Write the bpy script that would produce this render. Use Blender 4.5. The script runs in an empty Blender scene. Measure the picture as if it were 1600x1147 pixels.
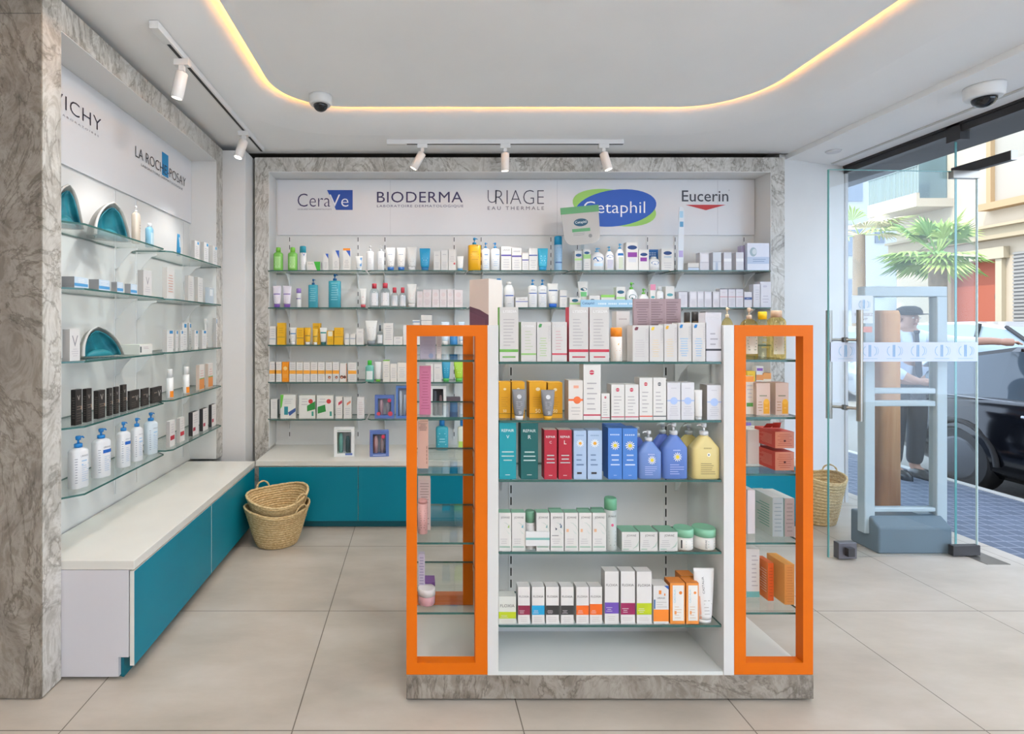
import bpy, bmesh, math, random
from mathutils import Vector, Matrix, Euler
random.seed(7)
SC = bpy.context.scene
COL = SC.collection
PI = math.pi
# ---------------------------------------------------------------- camera
F = 850.0            # focal length in pixels of the 1600 px wide frame
VX, VY = 650.0, 513.0
CAMZ = 1.4
cd = bpy.data.cameras.new('camera')
cd.sensor_width = 36.0
cd.lens = F / 1600.0 * 36.0
cd.shift_x = (800 - VX) / 1600.0
cd.shift_y = (VY - 573.5) / 1600.0
cd.clip_start = 0.05
cam = bpy.data.objects.new('camera', cd)
cam.location = (0, 0, CAMZ)
cam.rotation_euler = (PI / 2, 0, 0)
COL.objects.link(cam)
SC.camera = cam
# ---------------------------------------------------------------- exposure, sky, sun
SC.view_settings.view_transform = 'Standard'
SC.view_settings.look = 'None'
SC.view_settings.exposure = 0.48
SC.view_settings.gamma = 1.0
SC.view_settings.use_curve_mapping = False
wd = bpy.data.worlds.new('sky'); SC.world = wd; wd.use_nodes = True
bg = wd.node_tree.nodes['Background']
bg.inputs[0].default_value = (0.65, 0.79, 1.0, 1)
bg.inputs[1].default_value = 3.5
sl = bpy.data.lights.new('sun', 'SUN'); sl.energy = 2.6; sl.angle = 0.01; sl.color = (1, .94, .84)
so = bpy.data.objects.new('sun', sl); so.rotation_euler = Vector((0.62, 0.30, -0.95)).to_track_quat('-Z', 'Y').to_euler()
COL.objects.link(so)
def area(name, loc, size, power, col, rot=(0, 0, 0), sy=None):
    l = bpy.data.lights.new(name, 'AREA'); l.energy = power; l.color = col; l.size = size
    if sy: l.shape = 'RECTANGLE'; l.size_y = sy
    o = bpy.data.objects.new(name, l); o.location = loc; o.rotation_euler = rot; COL.objects.link(o); return o
# added downlights, all out of view, that lift the light in the room
WARMW = (1, .985, .965)
DOWN = [(-.45, 2.2), (.6, 2.2), (1.65, 2.2), (-.35, -.2), (.6, -.2), (1.55, -.2), (-.35, -1.4), (.6, -1.4), (1.55, -1.4)]
for i, (x, y) in enumerate(DOWN):
    a = area('downlight_fill_lamp', (x, y, 2.78), .22, 9.0 if y > 2 else 2.5, WARMW); a.data.shape = 'DISK'

def at(px, py, Y):
    """point at distance Y that the photograph shows at px, py"""
    return Vector(((px - VX) * Y / F, Y, CAMZ - (py - VY) * Y / F))
# ---------------------------------------------------------------- materials
def lin(h):
    h = h.lstrip('#')
    if len(h) == 3: h = ''.join(c * 2 for c in h)
    v = [int(h[i:i + 2], 16) / 255 for i in (0, 2, 4)]
    return tuple(c / 12.92 if c <= .04045 else ((c + .055) / 1.055) ** 2.4 for c in v) + (1,)
_M = {}
def mat(h, rough=.5, metal=0.0, emit=0.0, alpha=None, spec=.5):
    k = (h, rough, metal, emit, alpha, spec)
    if k in _M: return _M[k]
    m = bpy.data.materials.new('paint_' + h.strip('#')); m.use_nodes = True
    b = m.node_tree.nodes['Principled BSDF']
    b.inputs['Base Color'].default_value = lin(h)
    b.inputs['Roughness'].default_value = rough
    b.inputs['Metallic'].default_value = metal
    b.inputs['Specular IOR Level'].default_value = spec
    if emit:
        b.inputs['Emission Color'].default_value = lin(h); b.inputs['Emission Strength'].default_value = emit
    if alpha is not None: b.inputs['Alpha'].default_value = alpha
    m.diffuse_color = lin(h)
    _M[k] = m
    return m
def nodes(name):
    m = bpy.data.materials.new(name); m.use_nodes = True
    nt = m.node_tree; return m, nt, nt.nodes['Principled BSDF'], nt.nodes['Material Output']
def glass(name, tint, ior=1.45, rough=.0, boost=1.0):
    m, nt, b, out = nodes(name); nt.nodes.remove(b)
    t = nt.nodes.new('ShaderNodeBsdfTransparent'); t.inputs[0].default_value = tint
    g = nt.nodes.new('ShaderNodeBsdfGlossy'); g.inputs['Roughness'].default_value = rough
    fr = nt.nodes.new('ShaderNodeLayerWeight'); fr.inputs[0].default_value = .5
    pw = nt.nodes.new('ShaderNodeMath'); pw.operation = 'POWER'; pw.inputs[1].default_value = 5.0
    mm = nt.nodes.new('ShaderNodeMath'); mm.operation = 'MULTIPLY_ADD'; mm.inputs[1].default_value = .9 * boost; mm.inputs[2].default_value = .035 * boost; mm.use_clamp = True
    mx = nt.nodes.new('ShaderNodeMixShader')
    nt.links.new(fr.outputs['Facing'], pw.inputs[0]); nt.links.new(pw.outputs[0], mm.inputs[0]); nt.links.new(mm.outputs[0], mx.inputs[0])
    nt.links.new(t.outputs[0], mx.inputs[1]); nt.links.new(g.outputs[0], mx.inputs[2])
    nt.links.new(mx.outputs[0], out.inputs[0])
    return m
GLASS = glass('shelf_glass', (.93, .965, .95, 1), boost=.8)
DGLASS = glass('door_glass', (.965, .98, .98, 1), boost=.7)
PLASTIC = glass('clear_plastic', (.86, .90, .92, 1), boost=1.0)
GEDGE = mat('#33605a', .15)
DEDGE = mat('#5f9c9a', .2)
def liquid(name, col, boost=1.0): return glass(name, col, boost=boost)

def ramp(nt, stops):
    r = nt.nodes.new('ShaderNodeValToRGB'); e = r.color_ramp.elements
    while len(e) > 1: e.remove(e[-1])
    e[0].position = stops[0][0]; e[0].color = lin(stops[0][1])
    for p, c in stops[1:]:
        n = e.new(p); n.color = lin(c)
    return r
# added pendant lamps, unseen behind the camera, shining up to brighten the ceiling
PEND = [(-.1, -.9), (1.3, -.9)]
for x, y in PEND:
    area('pendant_fill_lamp', (x, y, 2.13), 1.3, 36.0, (1, 1, 1), (PI, 0, 0), .12)
def coords(nt, scale=(1, 1, 1), loc=(0, 0, 0), rot=(0, 0, 0)):
    tc = nt.nodes.new('ShaderNodeTexCoord'); mp = nt.nodes.new('ShaderNodeMapping')
    mp.inputs['Scale'].default_value = scale; mp.inputs['Location'].default_value = loc; mp.inputs['Rotation'].default_value = rot
    nt.links.new(tc.outputs['Object'], mp.inputs[0]); return mp
def marble(name, dark, mid, light, veins=1.0):
    m, nt, b, out = nodes(name)
    mp = coords(nt, rot=(.6, .5, .4), scale=(1.3, 1.3, .75))
    def noise(sc, det, ro, dist):
        n = nt.nodes.new('ShaderNodeTexNoise'); n.inputs['Scale'].default_value = sc; n.inputs['Detail'].default_value = det
        n.inputs['Roughness'].default_value = ro; n.inputs['Distortion'].default_value = dist; nt.links.new(mp.outputs[0], n.inputs[0]); return n
    def mul(a, c, f):
        x = nt.nodes.new('ShaderNodeMix'); x.data_type = 'RGBA'; x.blend_type = 'MULTIPLY'; x.inputs[0].default_value = f
        nt.links.new(a, x.inputs[6]); nt.links.new(c, x.inputs[7]); return x.outputs[2]
    r1 = ramp(nt, [(.33, dark), (.46, mid), (.60, light), (.72, mid)]); nt.links.new(noise(2.6, 10, .62, 2.2).outputs[0], r1.inputs[0])
    r2 = ramp(nt, [(.478, '#ffffff'), (.495, '#8f8981'), (.505, '#b5b0a8'), (.53, '#ffffff')]); nt.links.new(noise(1.5, 8, .62, 3.2).outputs[0], r2.inputs[0])
    r3 = ramp(nt, [(.40, '#d8d5d0'), (.49, '#ffffff'), (.51, '#ffffff'), (.60, '#d4d1cb')]); nt.links.new(noise(5.5, 8, .66, 2.8).outputs[0], r3.inputs[0])
    c = mul(mul(r1.outputs[0], r2.outputs[0], veins), r3.outputs[0], .8)
    nt.links.new(c, b.inputs['Base Color']); b.inputs['Roughness'].default_value = .34
    return m
MARBLE = marble('grey_marble', '#b6b2ac', '#c7c4be', '#d4d2cd', .62)
MARBLE_D = marble('shaded_dark_marble', '#827a71', '#978e84', '#a69e94', .6)  # darker copy of the marble, shade of the pier end put into its colour
def floor_mat():
    m, nt, b, out = nodes('stone_tile')
    mp = coords(nt, loc=(.43, .507, 0))
    br = nt.nodes.new('ShaderNodeTexBrick'); br.offset = 0; br.squash = 1
    br.inputs['Scale'].default_value = 1; br.inputs['Brick Width'].default_value = .804; br.inputs['Row Height'].default_value = .8
    br.inputs['Mortar Size'].default_value = .0022; br.inputs['Mortar Smooth'].default_value = 0; br.inputs['Bias'].default_value = 0
    br.inputs['Color1'].default_value = (1, 1, 1, 1); br.inputs['Color2'].default_value = (.955, .955, .955, 1); br.inputs['Mortar'].default_value = (.32, .30, .28, 1)
    nt.links.new(mp.outputs[0], br.inputs[0])
    n = nt.nodes.new('ShaderNodeTexNoise'); n.inputs['Scale'].default_value = 1.7; n.inputs['Detail'].default_value = 8; n.inputs['Roughness'].default_value = .6
    tc = coords(nt, scale=(1, 2.2, 1)); nt.links.new(tc.outputs[0], n.inputs[0])
    r = ramp(nt, [(.3, '#aaa195'), (.5, '#b7aea2'), (.7, '#c2bab0')])
    nt.links.new(n.outputs[0], r.inputs[0])
    mx = nt.nodes.new('ShaderNodeMix'); mx.data_type = 'RGBA'; mx.blend_type = 'MULTIPLY'; mx.inputs[0].default_value = 1
    nt.links.new(r.outputs[0], mx.inputs[6]); nt.links.new(br.outputs[0], mx.inputs[7]); nt.links.new(mx.outputs[2], b.inputs['Base Color'])
    b.inputs['Roughness'].default_value = .38; b.inputs['Specular IOR Level'].default_value = .4
    return m
def wood_mat(c0, c1, sc=(14, 14, 1.2)):
    m, nt, b, out = nodes('wood_grain')
    mp = coords(nt, scale=sc); n = nt.nodes.new('ShaderNodeTexNoise'); n.inputs['Scale'].default_value = 1.2; n.inputs['Detail'].default_value = 6; n.inputs['Distortion'].default_value = .8
    nt.links.new(mp.outputs[0], n.inputs[0]); r = ramp(nt, [(.35, c0), (.65, c1)]); nt.links.new(n.outputs[0], r.inputs[0]); nt.links.new(r.outputs[0], b.inputs['Base Color']); b.inputs['Roughness'].default_value = .7
    return m
def noise_mat(name, c0, c1, scale=8, rough=.7, bump=0, sc=(1, 1, 1), metal=0):
    m, nt, b, out = nodes(name)
    mp = coords(nt, scale=sc); n = nt.nodes.new('ShaderNodeTexNoise'); n.inputs['Scale'].default_value = scale; n.inputs['Detail'].default_value = 6
    nt.links.new(mp.outputs[0], n.inputs[0]); r = ramp(nt, [(.35, c0), (.65, c1)]); nt.links.new(n.outputs[0], r.inputs[0]); nt.links.new(r.outputs[0], b.inputs['Base Color'])
    b.inputs['Roughness'].default_value = rough; b.inputs['Metallic'].default_value = metal
    if bump:
        bp = nt.nodes.new('ShaderNodeBump'); bp.inputs['Strength'].default_value = bump; bp.inputs['Distance'].default_value = .01
        nt.links.new(n.outputs[0], bp.inputs['Height']); nt.links.new(bp.outputs[0], b.inputs['Normal'])
    return m
WALLW = noise_mat('white_wall', '#dadada', '#dedede', 3, .55)
CEILW = noise_mat('white_ceiling', '#f0f0f1', '#f3f3f4', 2, .8)
LAMW = noise_mat('white_laminate', '#d9d7d0', '#dedcd5', 4, .28)
PANELW = mat('#dcdcdb', .35)
SIGNW = mat('#dcdde1', .32)
TEAL = noise_mat('teal_laminate', '#007c92', '#008096', 3, .42)
ORANGE = noise_mat('orange_lacquer', '#dc6a04', '#e06e06', 3, .5)
METALW = mat('#e2e2e2', .4)
STEEL = mat('#a8a39b', .28, .9)
DARKM = mat('#3c3a3b', .4, .3)
BLACK = mat('#111112', .5)
for m_ in (TEAL, ORANGE): m_.node_tree.nodes['Principled BSDF'].inputs['Specular IOR Level'].default_value = .22
# ---------------------------------------------------------------- mesh building
class MB:
    def __init__(s): s.v = []; s.f = []; s.m = []; s.slots = []; s.smooth = []
    def slot(s, m):
        if isinstance(m, str): m = mat(m)
        if m not in s.slots: s.slots.append(m)
        return s.slots.index(m)
    def add(s, vs, fs, m, smooth=False):
        o = len(s.v); k = s.slot(m); s.v += [tuple(p) for p in vs]
        for f in fs: s.f.append([i + o for i in f]); s.m.append(k); s.smooth.append(smooth)
        return s
    def box(s, x0, y0, z0, x1, y1, z1, m, front=None, top=None, side=None):
        vs = [(x0, y0, z0), (x1, y0, z0), (x1, y1, z0), (x0, y1, z0), (x0, y0, z1), (x1, y0, z1), (x1, y1, z1), (x0, y1, z1)]
        o = len(s.v); s.v += vs
        for f, mm in (([3, 2, 1, 0], m), ([4, 5, 6, 7], top or m), ([0, 1, 5, 4], front or m), ([1, 2, 6, 5], side or m), ([2, 3, 7, 6], m), ([3, 0, 4, 7], side or m)):
            s.f.append([i + o for i in f]); s.m.append(s.slot(mm)); s.smooth.append(False)
        return s
    def quad(s, a, b, c, d, m): return s.add([a, b, c, d], [[0, 1, 2, 3]], m)
    def prism(s, poly, z0, z1, m, edge=None):
        n = len(poly)
        s.add([(x, y, z1) for x, y in poly], [list(range(n))], m)
        s.add([(x, y, z0) for x, y in poly], [list(range(n))[::-1]], m)
        vs = [(x, y, z0) for x, y in poly] + [(x, y, z1) for x, y in poly]
        s.add(vs, [[i, (i + 1) % n, (i + 1) % n + n, i + n] for i in range(n)], edge or m)
        return s
    def loft(s, secs, m, seg=20, cx=0, cy=0, cap=True, smooth=True):
        vs = []
        for z, rx, ry, n in secs:
            for i in range(seg):
                a = 2 * PI * (i + .5) / seg; c, q = math.cos(a), math.sin(a)
                vs.append((cx + rx * math.copysign(abs(c) ** (2 / n), c), cy + ry * math.copysign(abs(q) ** (2 / n), q), z))
        fs = [[j * seg + i, j * seg + (i + 1) % seg, (j + 1) * seg + (i + 1) % seg, (j + 1) * seg + i] for j in range(len(secs) - 1) for i in range(seg)]
        s.add(vs, fs, m, smooth)
        if cap:
            o = len(s.v) - len(vs); k = s.slot(m)
            s.f.append([o + i for i in range(seg)][::-1]); s.m.append(k); s.smooth.append(False)
            t = o + (len(secs) - 1) * seg
            s.f.append([t + i for i in range(seg)]); s.m.append(k); s.smooth.append(False)
        return s
    def cyl(s, p0, p1, r, m, seg=12, r1=None, smooth=True):
        return s.tube([p0, p1], [r, r if r1 is None else r1], m, seg, smooth)
    def tube(s, pts, r, m, seg=8, smooth=True, closed=False):
        pts = [Vector(p) for p in pts]; n = len(pts)
        if not isinstance(r, (list, tuple)): r = [r] * n
        vs = []; up = None
        for i, p in enumerate(pts):
            if closed: d = pts[(i + 1) % n] - pts[i - 1]
            else: d = pts[min(i + 1, n - 1)] - pts[max(i - 1, 0)]
            d.normalize()
            if up is None: up = d.orthogonal().normalized()
            up = (up - d * up.dot(d)).normalized(); w = d.cross(up)
            for k in range(seg):
                a = 2 * PI * k / seg; vs.append(p + (up * math.cos(a) + w * math.sin(a)) * r[i])
        rng = range(n if closed else n - 1)
        fs = [[j * seg + k, j * seg + (k + 1) % seg, ((j + 1) % n) * seg + (k + 1) % seg, ((j + 1) % n) * seg + k] for j in rng for k in range(seg)]
        s.add(vs, fs, m, smooth)
        if not closed:
            s.add(vs[:seg], [list(range(seg))[::-1]], m); s.add(vs[-seg:], [list(range(seg))], m)
        return s
    def build(s, name, parent=None, loc=(0, 0, 0), rz=0, rot=None, bevel=0):
        me = bpy.data.meshes.new(name); me.from_pydata(s.v, [], s.f); 
        for m in s.slots: me.materials.append(m)
        me.polygons.foreach_set('material_index', s.m); me.polygons.foreach_set('use_smooth', s.smooth); me.update()
        o = bpy.data.objects.new(name, me); COL.objects.link(o)
        o.location = loc; o.rotation_euler = rot or (0, 0, rz)
        if parent: o.parent = parent
        if bevel:
            b = o.modifiers.new('edge', 'BEVEL'); b.width = bevel; b.segments = 2; b.limit_method = 'ANGLE'; b.angle_limit = .9
        return o
def tag(o, label=None, cat=None, group=None, kind=None):
    if label: o['label'] = label
    if cat: o['category'] = cat
    if group: o['group'] = group
    if kind: o['kind'] = kind
    return o
def empty(name, loc=(0, 0, 0), rz=0, rot=None):
    o = bpy.data.objects.new(name, None); o.empty_display_size = .1; COL.objects.link(o); o.location = loc; o.rotation_euler = rot or (0, 0, rz); return o
def struct(o): o['kind'] = 'structure'; return o
_T = {}
def text_geo(s, space=1.0, thin=0.0):
    k = (s, space, thin)
    if k in _T: return _T[k]
    cu = bpy.data.curves.new('lettering', 'FONT'); cu.body = s; cu.resolution_u = 3; cu.space_character = space; cu.offset = thin
    ob = bpy.data.objects.new('lettering', cu); COL.objects.link(ob)
    dg = bpy.context.evaluated_depsgraph_get(); me = bpy.data.meshes.new_from_object(ob.evaluated_get(dg))
    vs = [v.co.copy() for v in me.vertices]; fs = [list(p.vertices) for p in me.polygons]
    bpy.data.objects.remove(ob); bpy.data.curves.remove(cu); bpy.data.meshes.remove(me)
    x0 = min(v.x for v in vs); x1 = max(v.x for v in vs); y0 = min(v.y for v in vs); y1 = max(v.y for v in vs)
    vs = [((v.x - x0) / (x1 - x0), (v.y - y0) / (y1 - y0)) for v in vs]
    _T[k] = (vs, fs, (x1 - x0) / (y1 - y0)); return _T[k]
def add_text(mb, s, fn, u0, u1, v0, v1, m, space=1.0, thin=0.0, vertical=False):
    """letters laid in the rectangle u0..u1, v0..v1 of a surface given by fn(u, v)"""
    vs, fs, asp = text_geo(s, space, thin)
    if vertical: P = [fn(u1 - (u1 - u0) * y, v0 + (v1 - v0) * x) for x, y in vs]
    else: P = [fn(u0 + (u1 - u0) * x, v0 + (v1 - v0) * y) for x, y in vs]
    mb.add(P, fs, m)
# ================================================================ room shell
ZC, ZL, ZU = 2.74, 2.704, 2.87          # ring ceiling, entrance ceiling, tray ceiling
XS = 3.46                               # plane of the shop front glass
fl = MB(); fl.box(-3.2, -3.2, -.12, 3.69, 4.75, 0, floor_mat())
struct(fl.build('floor'))
w = MB(); w.box(-3.2, -3.2, 0, -2.9, 2.05, 3.0, WALLW); struct(w.build('wall_left'))
w = MB(); w.box(-1.80, 2.163, 0, -1.70, 4.75, 3.0, WALLW); struct(w.build('wall_left'))
w = MB(); w.box(-1.7, 4.42, 0, 2.80, 4.75, 3.0, WALLW)
w.add([(2.80, 4.19, 0), (3.475, 4.385, 0), (3.475, 4.75, 0), (2.80, 4.75, 0), (2.80, 4.19, 3), (3.475, 4.385, 3), (3.475, 4.75, 3), (2.80, 4.75, 3)],
      [[0, 1, 5, 4], [1, 2, 6, 5], [2, 3, 7, 6], [3, 0, 4, 7], [4, 5, 6, 7], [3, 2, 1, 0]], WALLW)
struct(w.build('wall_back'))
w = MB(); w.box(-3.2, -3.3, 0, 3.69, -3.0, 3.0, WALLW); struct(w.build('wall_rear'))
# white corner post between the two wall units
w = MB(); w.box(-1.70, 3.97, 0, -1.245, 4.42, 2.70, WALLW); struct(w.build('wall_corner', bevel=.003))
# ---- ceiling: ring that curves up into a cove around a hanging centre panel
OX0, OX1, OY0, OY1, OR = -.84, 2.06, -1.8, 3.44, .40
ZP = 2.80
def rr(off, r=OR):
    pts = []
    for cx, cy, a0 in ((OX1 - r, OY1 - r, 0), (OX0 + r, OY1 - r, 90), (OX0 + r, OY0 + r, 180), (OX1 - r, OY0 + r, 270)):
        for i in range(19):
            a = math.radians(a0 + 5 * i); pts.append((cx + (r + off) * math.cos(a), cy + (r + off) * math.sin(a), math.cos(a), math.sin(a)))
    return pts
cm = MB(); RX0, RX1, RY0, RY1 = -3.2, 2.857, -3.2, 4.17
prof = [(.34, ZC), (.28, ZC + .003), (.22, ZC + .010), (.16, ZC + .022), (.11, ZC + .037), (.075, ZC + .050), (.045, ZC + .066), (.02, ZC + .084), (0, ZC + .105), (-.015, ZC + .13), (-.12, ZC + .13)]
rings = [[(p[0], p[1], z) for p in rr(o)] for o, z in prof]
n = len(rings[0]); vs = [p for r_ in rings for p in r_]
cm.add(vs, [[j * n + i, j * n + (i + 1) % n, (j + 1) * n + (i + 1) % n, (j + 1) * n + i] for j in range(len(rings) - 1) for i in range(n)], CEILW, True)
E = .34; q = rr(E)
X0, X1, Y0, Y1 = OX0 - E, OX1 + E, OY0 - E, OY1 + E
for a, b, c, d in ((RX0, RY0, X0, RY1), (X1, RY0, RX1, RY1), (X0, RY0, X1, Y0), (X0, Y1, X1, RY1)):
    cm.quad((a, b, ZC), (a, d, ZC), (c, d, ZC), (c, b, ZC), CEILW)
for k, (cx, cy) in enumerate(((X1, Y1), (X0, Y1), (X0, Y0), (X1, Y0))):     # fill between the rounded and the square corner
    arc = [(p[0], p[1], ZC) for p in q[k * 19:(k + 1) * 19]]
    cm.add([(cx, cy, ZC)] + arc, [[0, i + 1, i + 2] for i in range(18)], CEILW)
cm.box(2.857, -3.2, ZL, XS + .03, 4.6, 3.0, CEILW)       # lower entrance strip
cm.box(-3.2, RY1, ZC, 2.857, RY1 + .02, 3.0, mat('#6f665e', .9))     # dark colour stands in for shade in the gap above the back unit
cm.box(-3.2, -3.2, 2.89, 2.857, 4.75, 3.0, CEILW)
struct(cm.build('ceiling'))
pp_ = [(p[0], p[1]) for p in rr(0)]
cp = MB(); cp.prism(pp_, ZP, ZP + .016, CEILW); struct(cp.build('ceiling_panel'))
g = MB(); g.box(-1.7, RY1 + .02, ZC + .04, 2.857, 4.42, ZC + .06, mat('#6f665e', .9)); struct(g.build('ceiling_gap_shade'))  # dark sheet painting in the shade deep inside the gap
g = MB(); g.box(3.28, -3.0, ZL - .008, 3.30, 4.3, ZL, mat('#c9c7c4', .7)); struct(g.build('trim_1'))
# warm light strip lying on the edge of the hanging panel
led = MB(); vs = [(p[0], p[1], z) for z in (ZP + .0165, ZP + .0325) for p in rr(-.014)]
led.add(vs, [[i, (i + 1) % n, (i + 1) % n + n, i + n] for i in range(n)], mat('#ffb448', .5, 0, 20.0))
vs2 = [(p[0], p[1], z) for z in (ZP + .0165, ZP + .0325) for p in rr(-.022)]
led.add(vs2, [[i + n, (i + 1) % n + n, (i + 1) % n, i] for i in range(n)], mat('#d8d8d8'))
led.add(vs[n:] + vs2[n:], [[i, (i + 1) % n, (i + 1) % n + n, i + n] for i in range(n)], mat('#ffb448', .5, 0, 20.0))
tag(led.build('cove_light'), 'warm orange light strip curving around the hanging ceiling panel', 'light strip')
ZU = ZP
for i, (x, y) in enumerate(PEND):  # housings of the added pendants, out of view
    h = MB(); h.box(-.68, -.07, -.05, .68, .07, 0, METALW); h.box(-.67, -.06, 0, .67, .06, .002, mat('#fff6ea', .5, 0, 2.0))
    h.cyl((-.5, 0, 0), (-.5, 0, ZP - 2.12), .002, METALW, 6); h.cyl((.5, 0, 0), (.5, 0, ZP - 2.12), .002, METALW, 6)
    tag(h.build('added_pendant_light', loc=(x, y, 2.12)), 'added long white pendant light, unseen behind the camera, brightening the ceiling', 'lamp', 'added long pendant lights out of view')
# building above the shop keeps the street side in shade
bl = MB(); bl.box(-6, -6, 3.0, 3.85, 8, 7.5, mat('#cfc8bb', .8)); struct(bl.build('wall_building'))
bl = MB(); bl.box(3.52, -6, 2.655, 3.85, 8, 3.0, mat('#4a4a4c', .6)); struct(bl.build('ceiling_street'))
# marble pier at the left; shade on its camera-facing end put into the colour
pm = MB(); pm.box(-3.2, 2.05, .005, -1.60, 2.163, 2.703, MARBLE_D)
pm.box(-1.60, 2.05, .005, -1.4115, 2.056, 2.703, MARBLE_D); pm.box(-3.2, 2.0495, 2.586, -1.412, 2.0505, 2.588, mat('#4c4743'))
pier = struct(pm.build('wall_pier'))
# ================================================================ wall units
def bracket(mb, x, y0, y1, z, m=METALW):       # gusset plate under a shelf, wall at y1
    t = .0025
    prof = [(y1, z), (y0, z), (y0, z - .008), (y0 + .03, z - .016), (y1 - .05, z - .055), (y1 - .018, z - .10), (y1, z - .11)]
    k = len(prof)
    vs = [(x - t, a, b) for a, b in prof] + [(x + t, a, b) for a, b in prof]
    mb.add(vs, [list(range(k)), list(range(k, 2 * k))[::-1]] + [[i, (i + 1) % k, (i + 1) % k + k, i + k] for i in range(k)], m)
def rail(x, y, z0, z1, parent, pitch=.062, slots=True):
    mb = MB(); mb.box(x - .008, y - .004, z0, x + .008, y, z1, METALW)
    z = z0 + .02 if slots else 99
    if not slots: mb.box(x - .0015, y - .0046, z0, x + .0015, y - .004, z1, mat('#a9a7a4'))
    while z < z1 - .03:
        mb.quad((x - .0028, y - .0045, z), (x + .0028, y - .0045, z), (x + .0028, y - .0045, z + .034), (x - .0028, y - .0045, z + .034), BLACK); z += pitch
    return mb.build('slotted_rail', parent)
def glass_shelf(x0, x1, y0, y1, z, parent, brs=(), ch=.03, ywall=None, t=.008):
    mb = MB(); mb.prism([(x0 + ch, y0), (x1 - ch, y0), (x1, y0 + ch), (x1, y1), (x0, y1), (x0, y0 + ch)], z - t, z, GLASS, GEDGE)
    o = mb.build('glass_shelf', parent)
    for x in brs:
        b = MB(); bracket(b, x, y0 + .115, ywall or y1, z - t - .0005); b.build('shelf_bracket', o)
    return o
BZ = [1.836, 1.557, 1.275, .995, .717]
YB = 4.335
bu = empty('shelving_unit', (0.79, 4.132, 0))
tag(bu, 'marble framed wall unit with five rows of glass shelves under five brand signs', 'display unit')
W0 = Matrix.Translation((-0.79, -4.132, 0))
def wparent(o, p):      # parent keeping world placement
    o.parent = p; o.matrix_parent_inverse = Matrix.Translation(Vector(p.location)).inverted() if not any(p.rotation_euler) else p.matrix_basis.inverted(); return o
fm = MB()
fm.box(-1.225, 4.132, 0, -1.12, YB + .01, 2.698, MARBLE); fm.box(2.70, 4.132, 0, 2.80, YB + .01, 2.698, MARBLE); fm.box(-1.12, 4.132, 2.591, 2.70, YB + .01, 2.698, MARBLE)
wparent(fm.build('marble_frame'), bu)
pn = MB()
pn.box(-1.12, 4.134, .49, -1.115, YB, 2.591, PANELW); pn.box(2.695, 4.134, .49, 2.70, YB, 2.591, PANELW); pn.box(-1.115, 4.134, 2.586, 2.695, YB, 2.591, PANELW)
pn.box(-1.12, YB, .3, 2.70, YB + .02, 2.591, PANELW)
wparent(pn.build('niche_lining'), bu)
def bx(px): return (px - VX) * YB / F
RAILS = [452.7, 559.5, 601.5, 709.5, 751.7, 860.6, 902, 1011.5, 1054.5, 1162]
for px in RAILS: wparent(rail(bx(px), YB, .52, 2.135, None), bu)
SEG = [(417, 570.5), (574, 730), (733, 889.5), (892.5, 1050), (1053, 1209)]
for z in BZ:
    for i, (a, b) in enumerate(SEG):
        Y = 4.08; o = glass_shelf((a - VX) * Y / F, (b - VX) * Y / F, Y, YB - .005, z, None, [bx(RAILS[2 * i]), bx(RAILS[2 * i + 1])])
        wparent(o, bu)
sp = MB(); sp.box(-1.10, YB - .012, 2.14, 2.69, YB - .001, 2.58, SIGNW); signb = wparent(sp.build('sign_panel'), bu)
for px in (870, 610, 1120):
    s_ = MB(); s_.box(bx(px) - .001, YB - .0126, 2.145, bx(px) + .001, YB - .012, 2.575, mat('#b9bac0')); s_.build('panel_seam', signb)
YS = YB - .0135
def sg(px, py): p = at(px, py, YS); return p
def ssign(s, x0, x1, y0, y1, m, name='lettering', space=1, thin=0, dy=0, vertical=False):
    mb = MB(); add_text(mb, s, lambda u, v: at(u, v, YS - dy), x0, x1, y1, y0, m if not isinstance(m, str) else mat(m), space, thin); return mb.build(name, signb)
def spoly(pts, m, name='logo_shape', dy=0):
    mb = MB(); vs = [at(x, y, YS - dy) for x, y in pts]; back = [v + Vector((0, .0006, 0)) for v in vs]; k = len(vs)
    mb.add(vs + back, [list(range(k))[::-1]] + [[i, (i + 1) % k, (i + 1) % k + k, i + k] for i in range(k)], mat(m)); return mb.build(name, signb)
NAVY = '#3b3560'
ssign('Cera', 465, 516, 302.5, 323, NAVY, thin=-.012)
spoly([(511, 297), (551, 297), (551, 328), (525, 328)], '#1f4da6')
ssign('Ve', 514.5, 544.5, 304, 323, '#e8eaf2', dy=.0008, thin=-.008)
ssign('DEVELOPED WITH DERMATOLOGISTS', 465, 518, 326, 328, '#6a6880')
ssign('BIODERMA', 589, 723, 299.5, 316.5, NAVY, space=1.05)
ssign('LABORATOIRE DERMATOLOGIQUE', 589, 724, 320, 324.5, '#55517a', space=1.2)
ssign('U', 762, 776, 297, 317, '#47475a', thin=-.02); ssign('RIAGE', 774, 850, 297, 319, '#47475a', thin=-.02)
ssign('EAU THERMALE', 762, 850, 322.5, 328, '#5a5a6c', space=1.5)
def ell(cx, cy, a, b, t, n=40):
    t = math.radians(t); return [(cx + a * math.cos(q * 2 * PI / n) * math.cos(t) - b * math.sin(q * 2 * PI / n) * math.sin(t), cy + a * math.cos(q * 2 * PI / n) * math.sin(t) + b * math.sin(q * 2 * PI / n) * math.cos(t)) for q in range(n)]
spoly(ell(960, 324.5, 66, 27.5, 10), '#9ed36a'); spoly(ell(962, 325, 64, 28.5, -7), '#2a5fbe', dy=.0005)
ssign('Cetaphil', 912, 1008, 314.5, 339, '#f2f4fa', dy=.0012, thin=-.006)
ssign('Eucerin', 1065.5, 1138, 297.5, 315, '#45454f', thin=.004); ssign('R', 1138.5, 1140.5, 296.5, 298.5, '#8a8a90')
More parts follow.
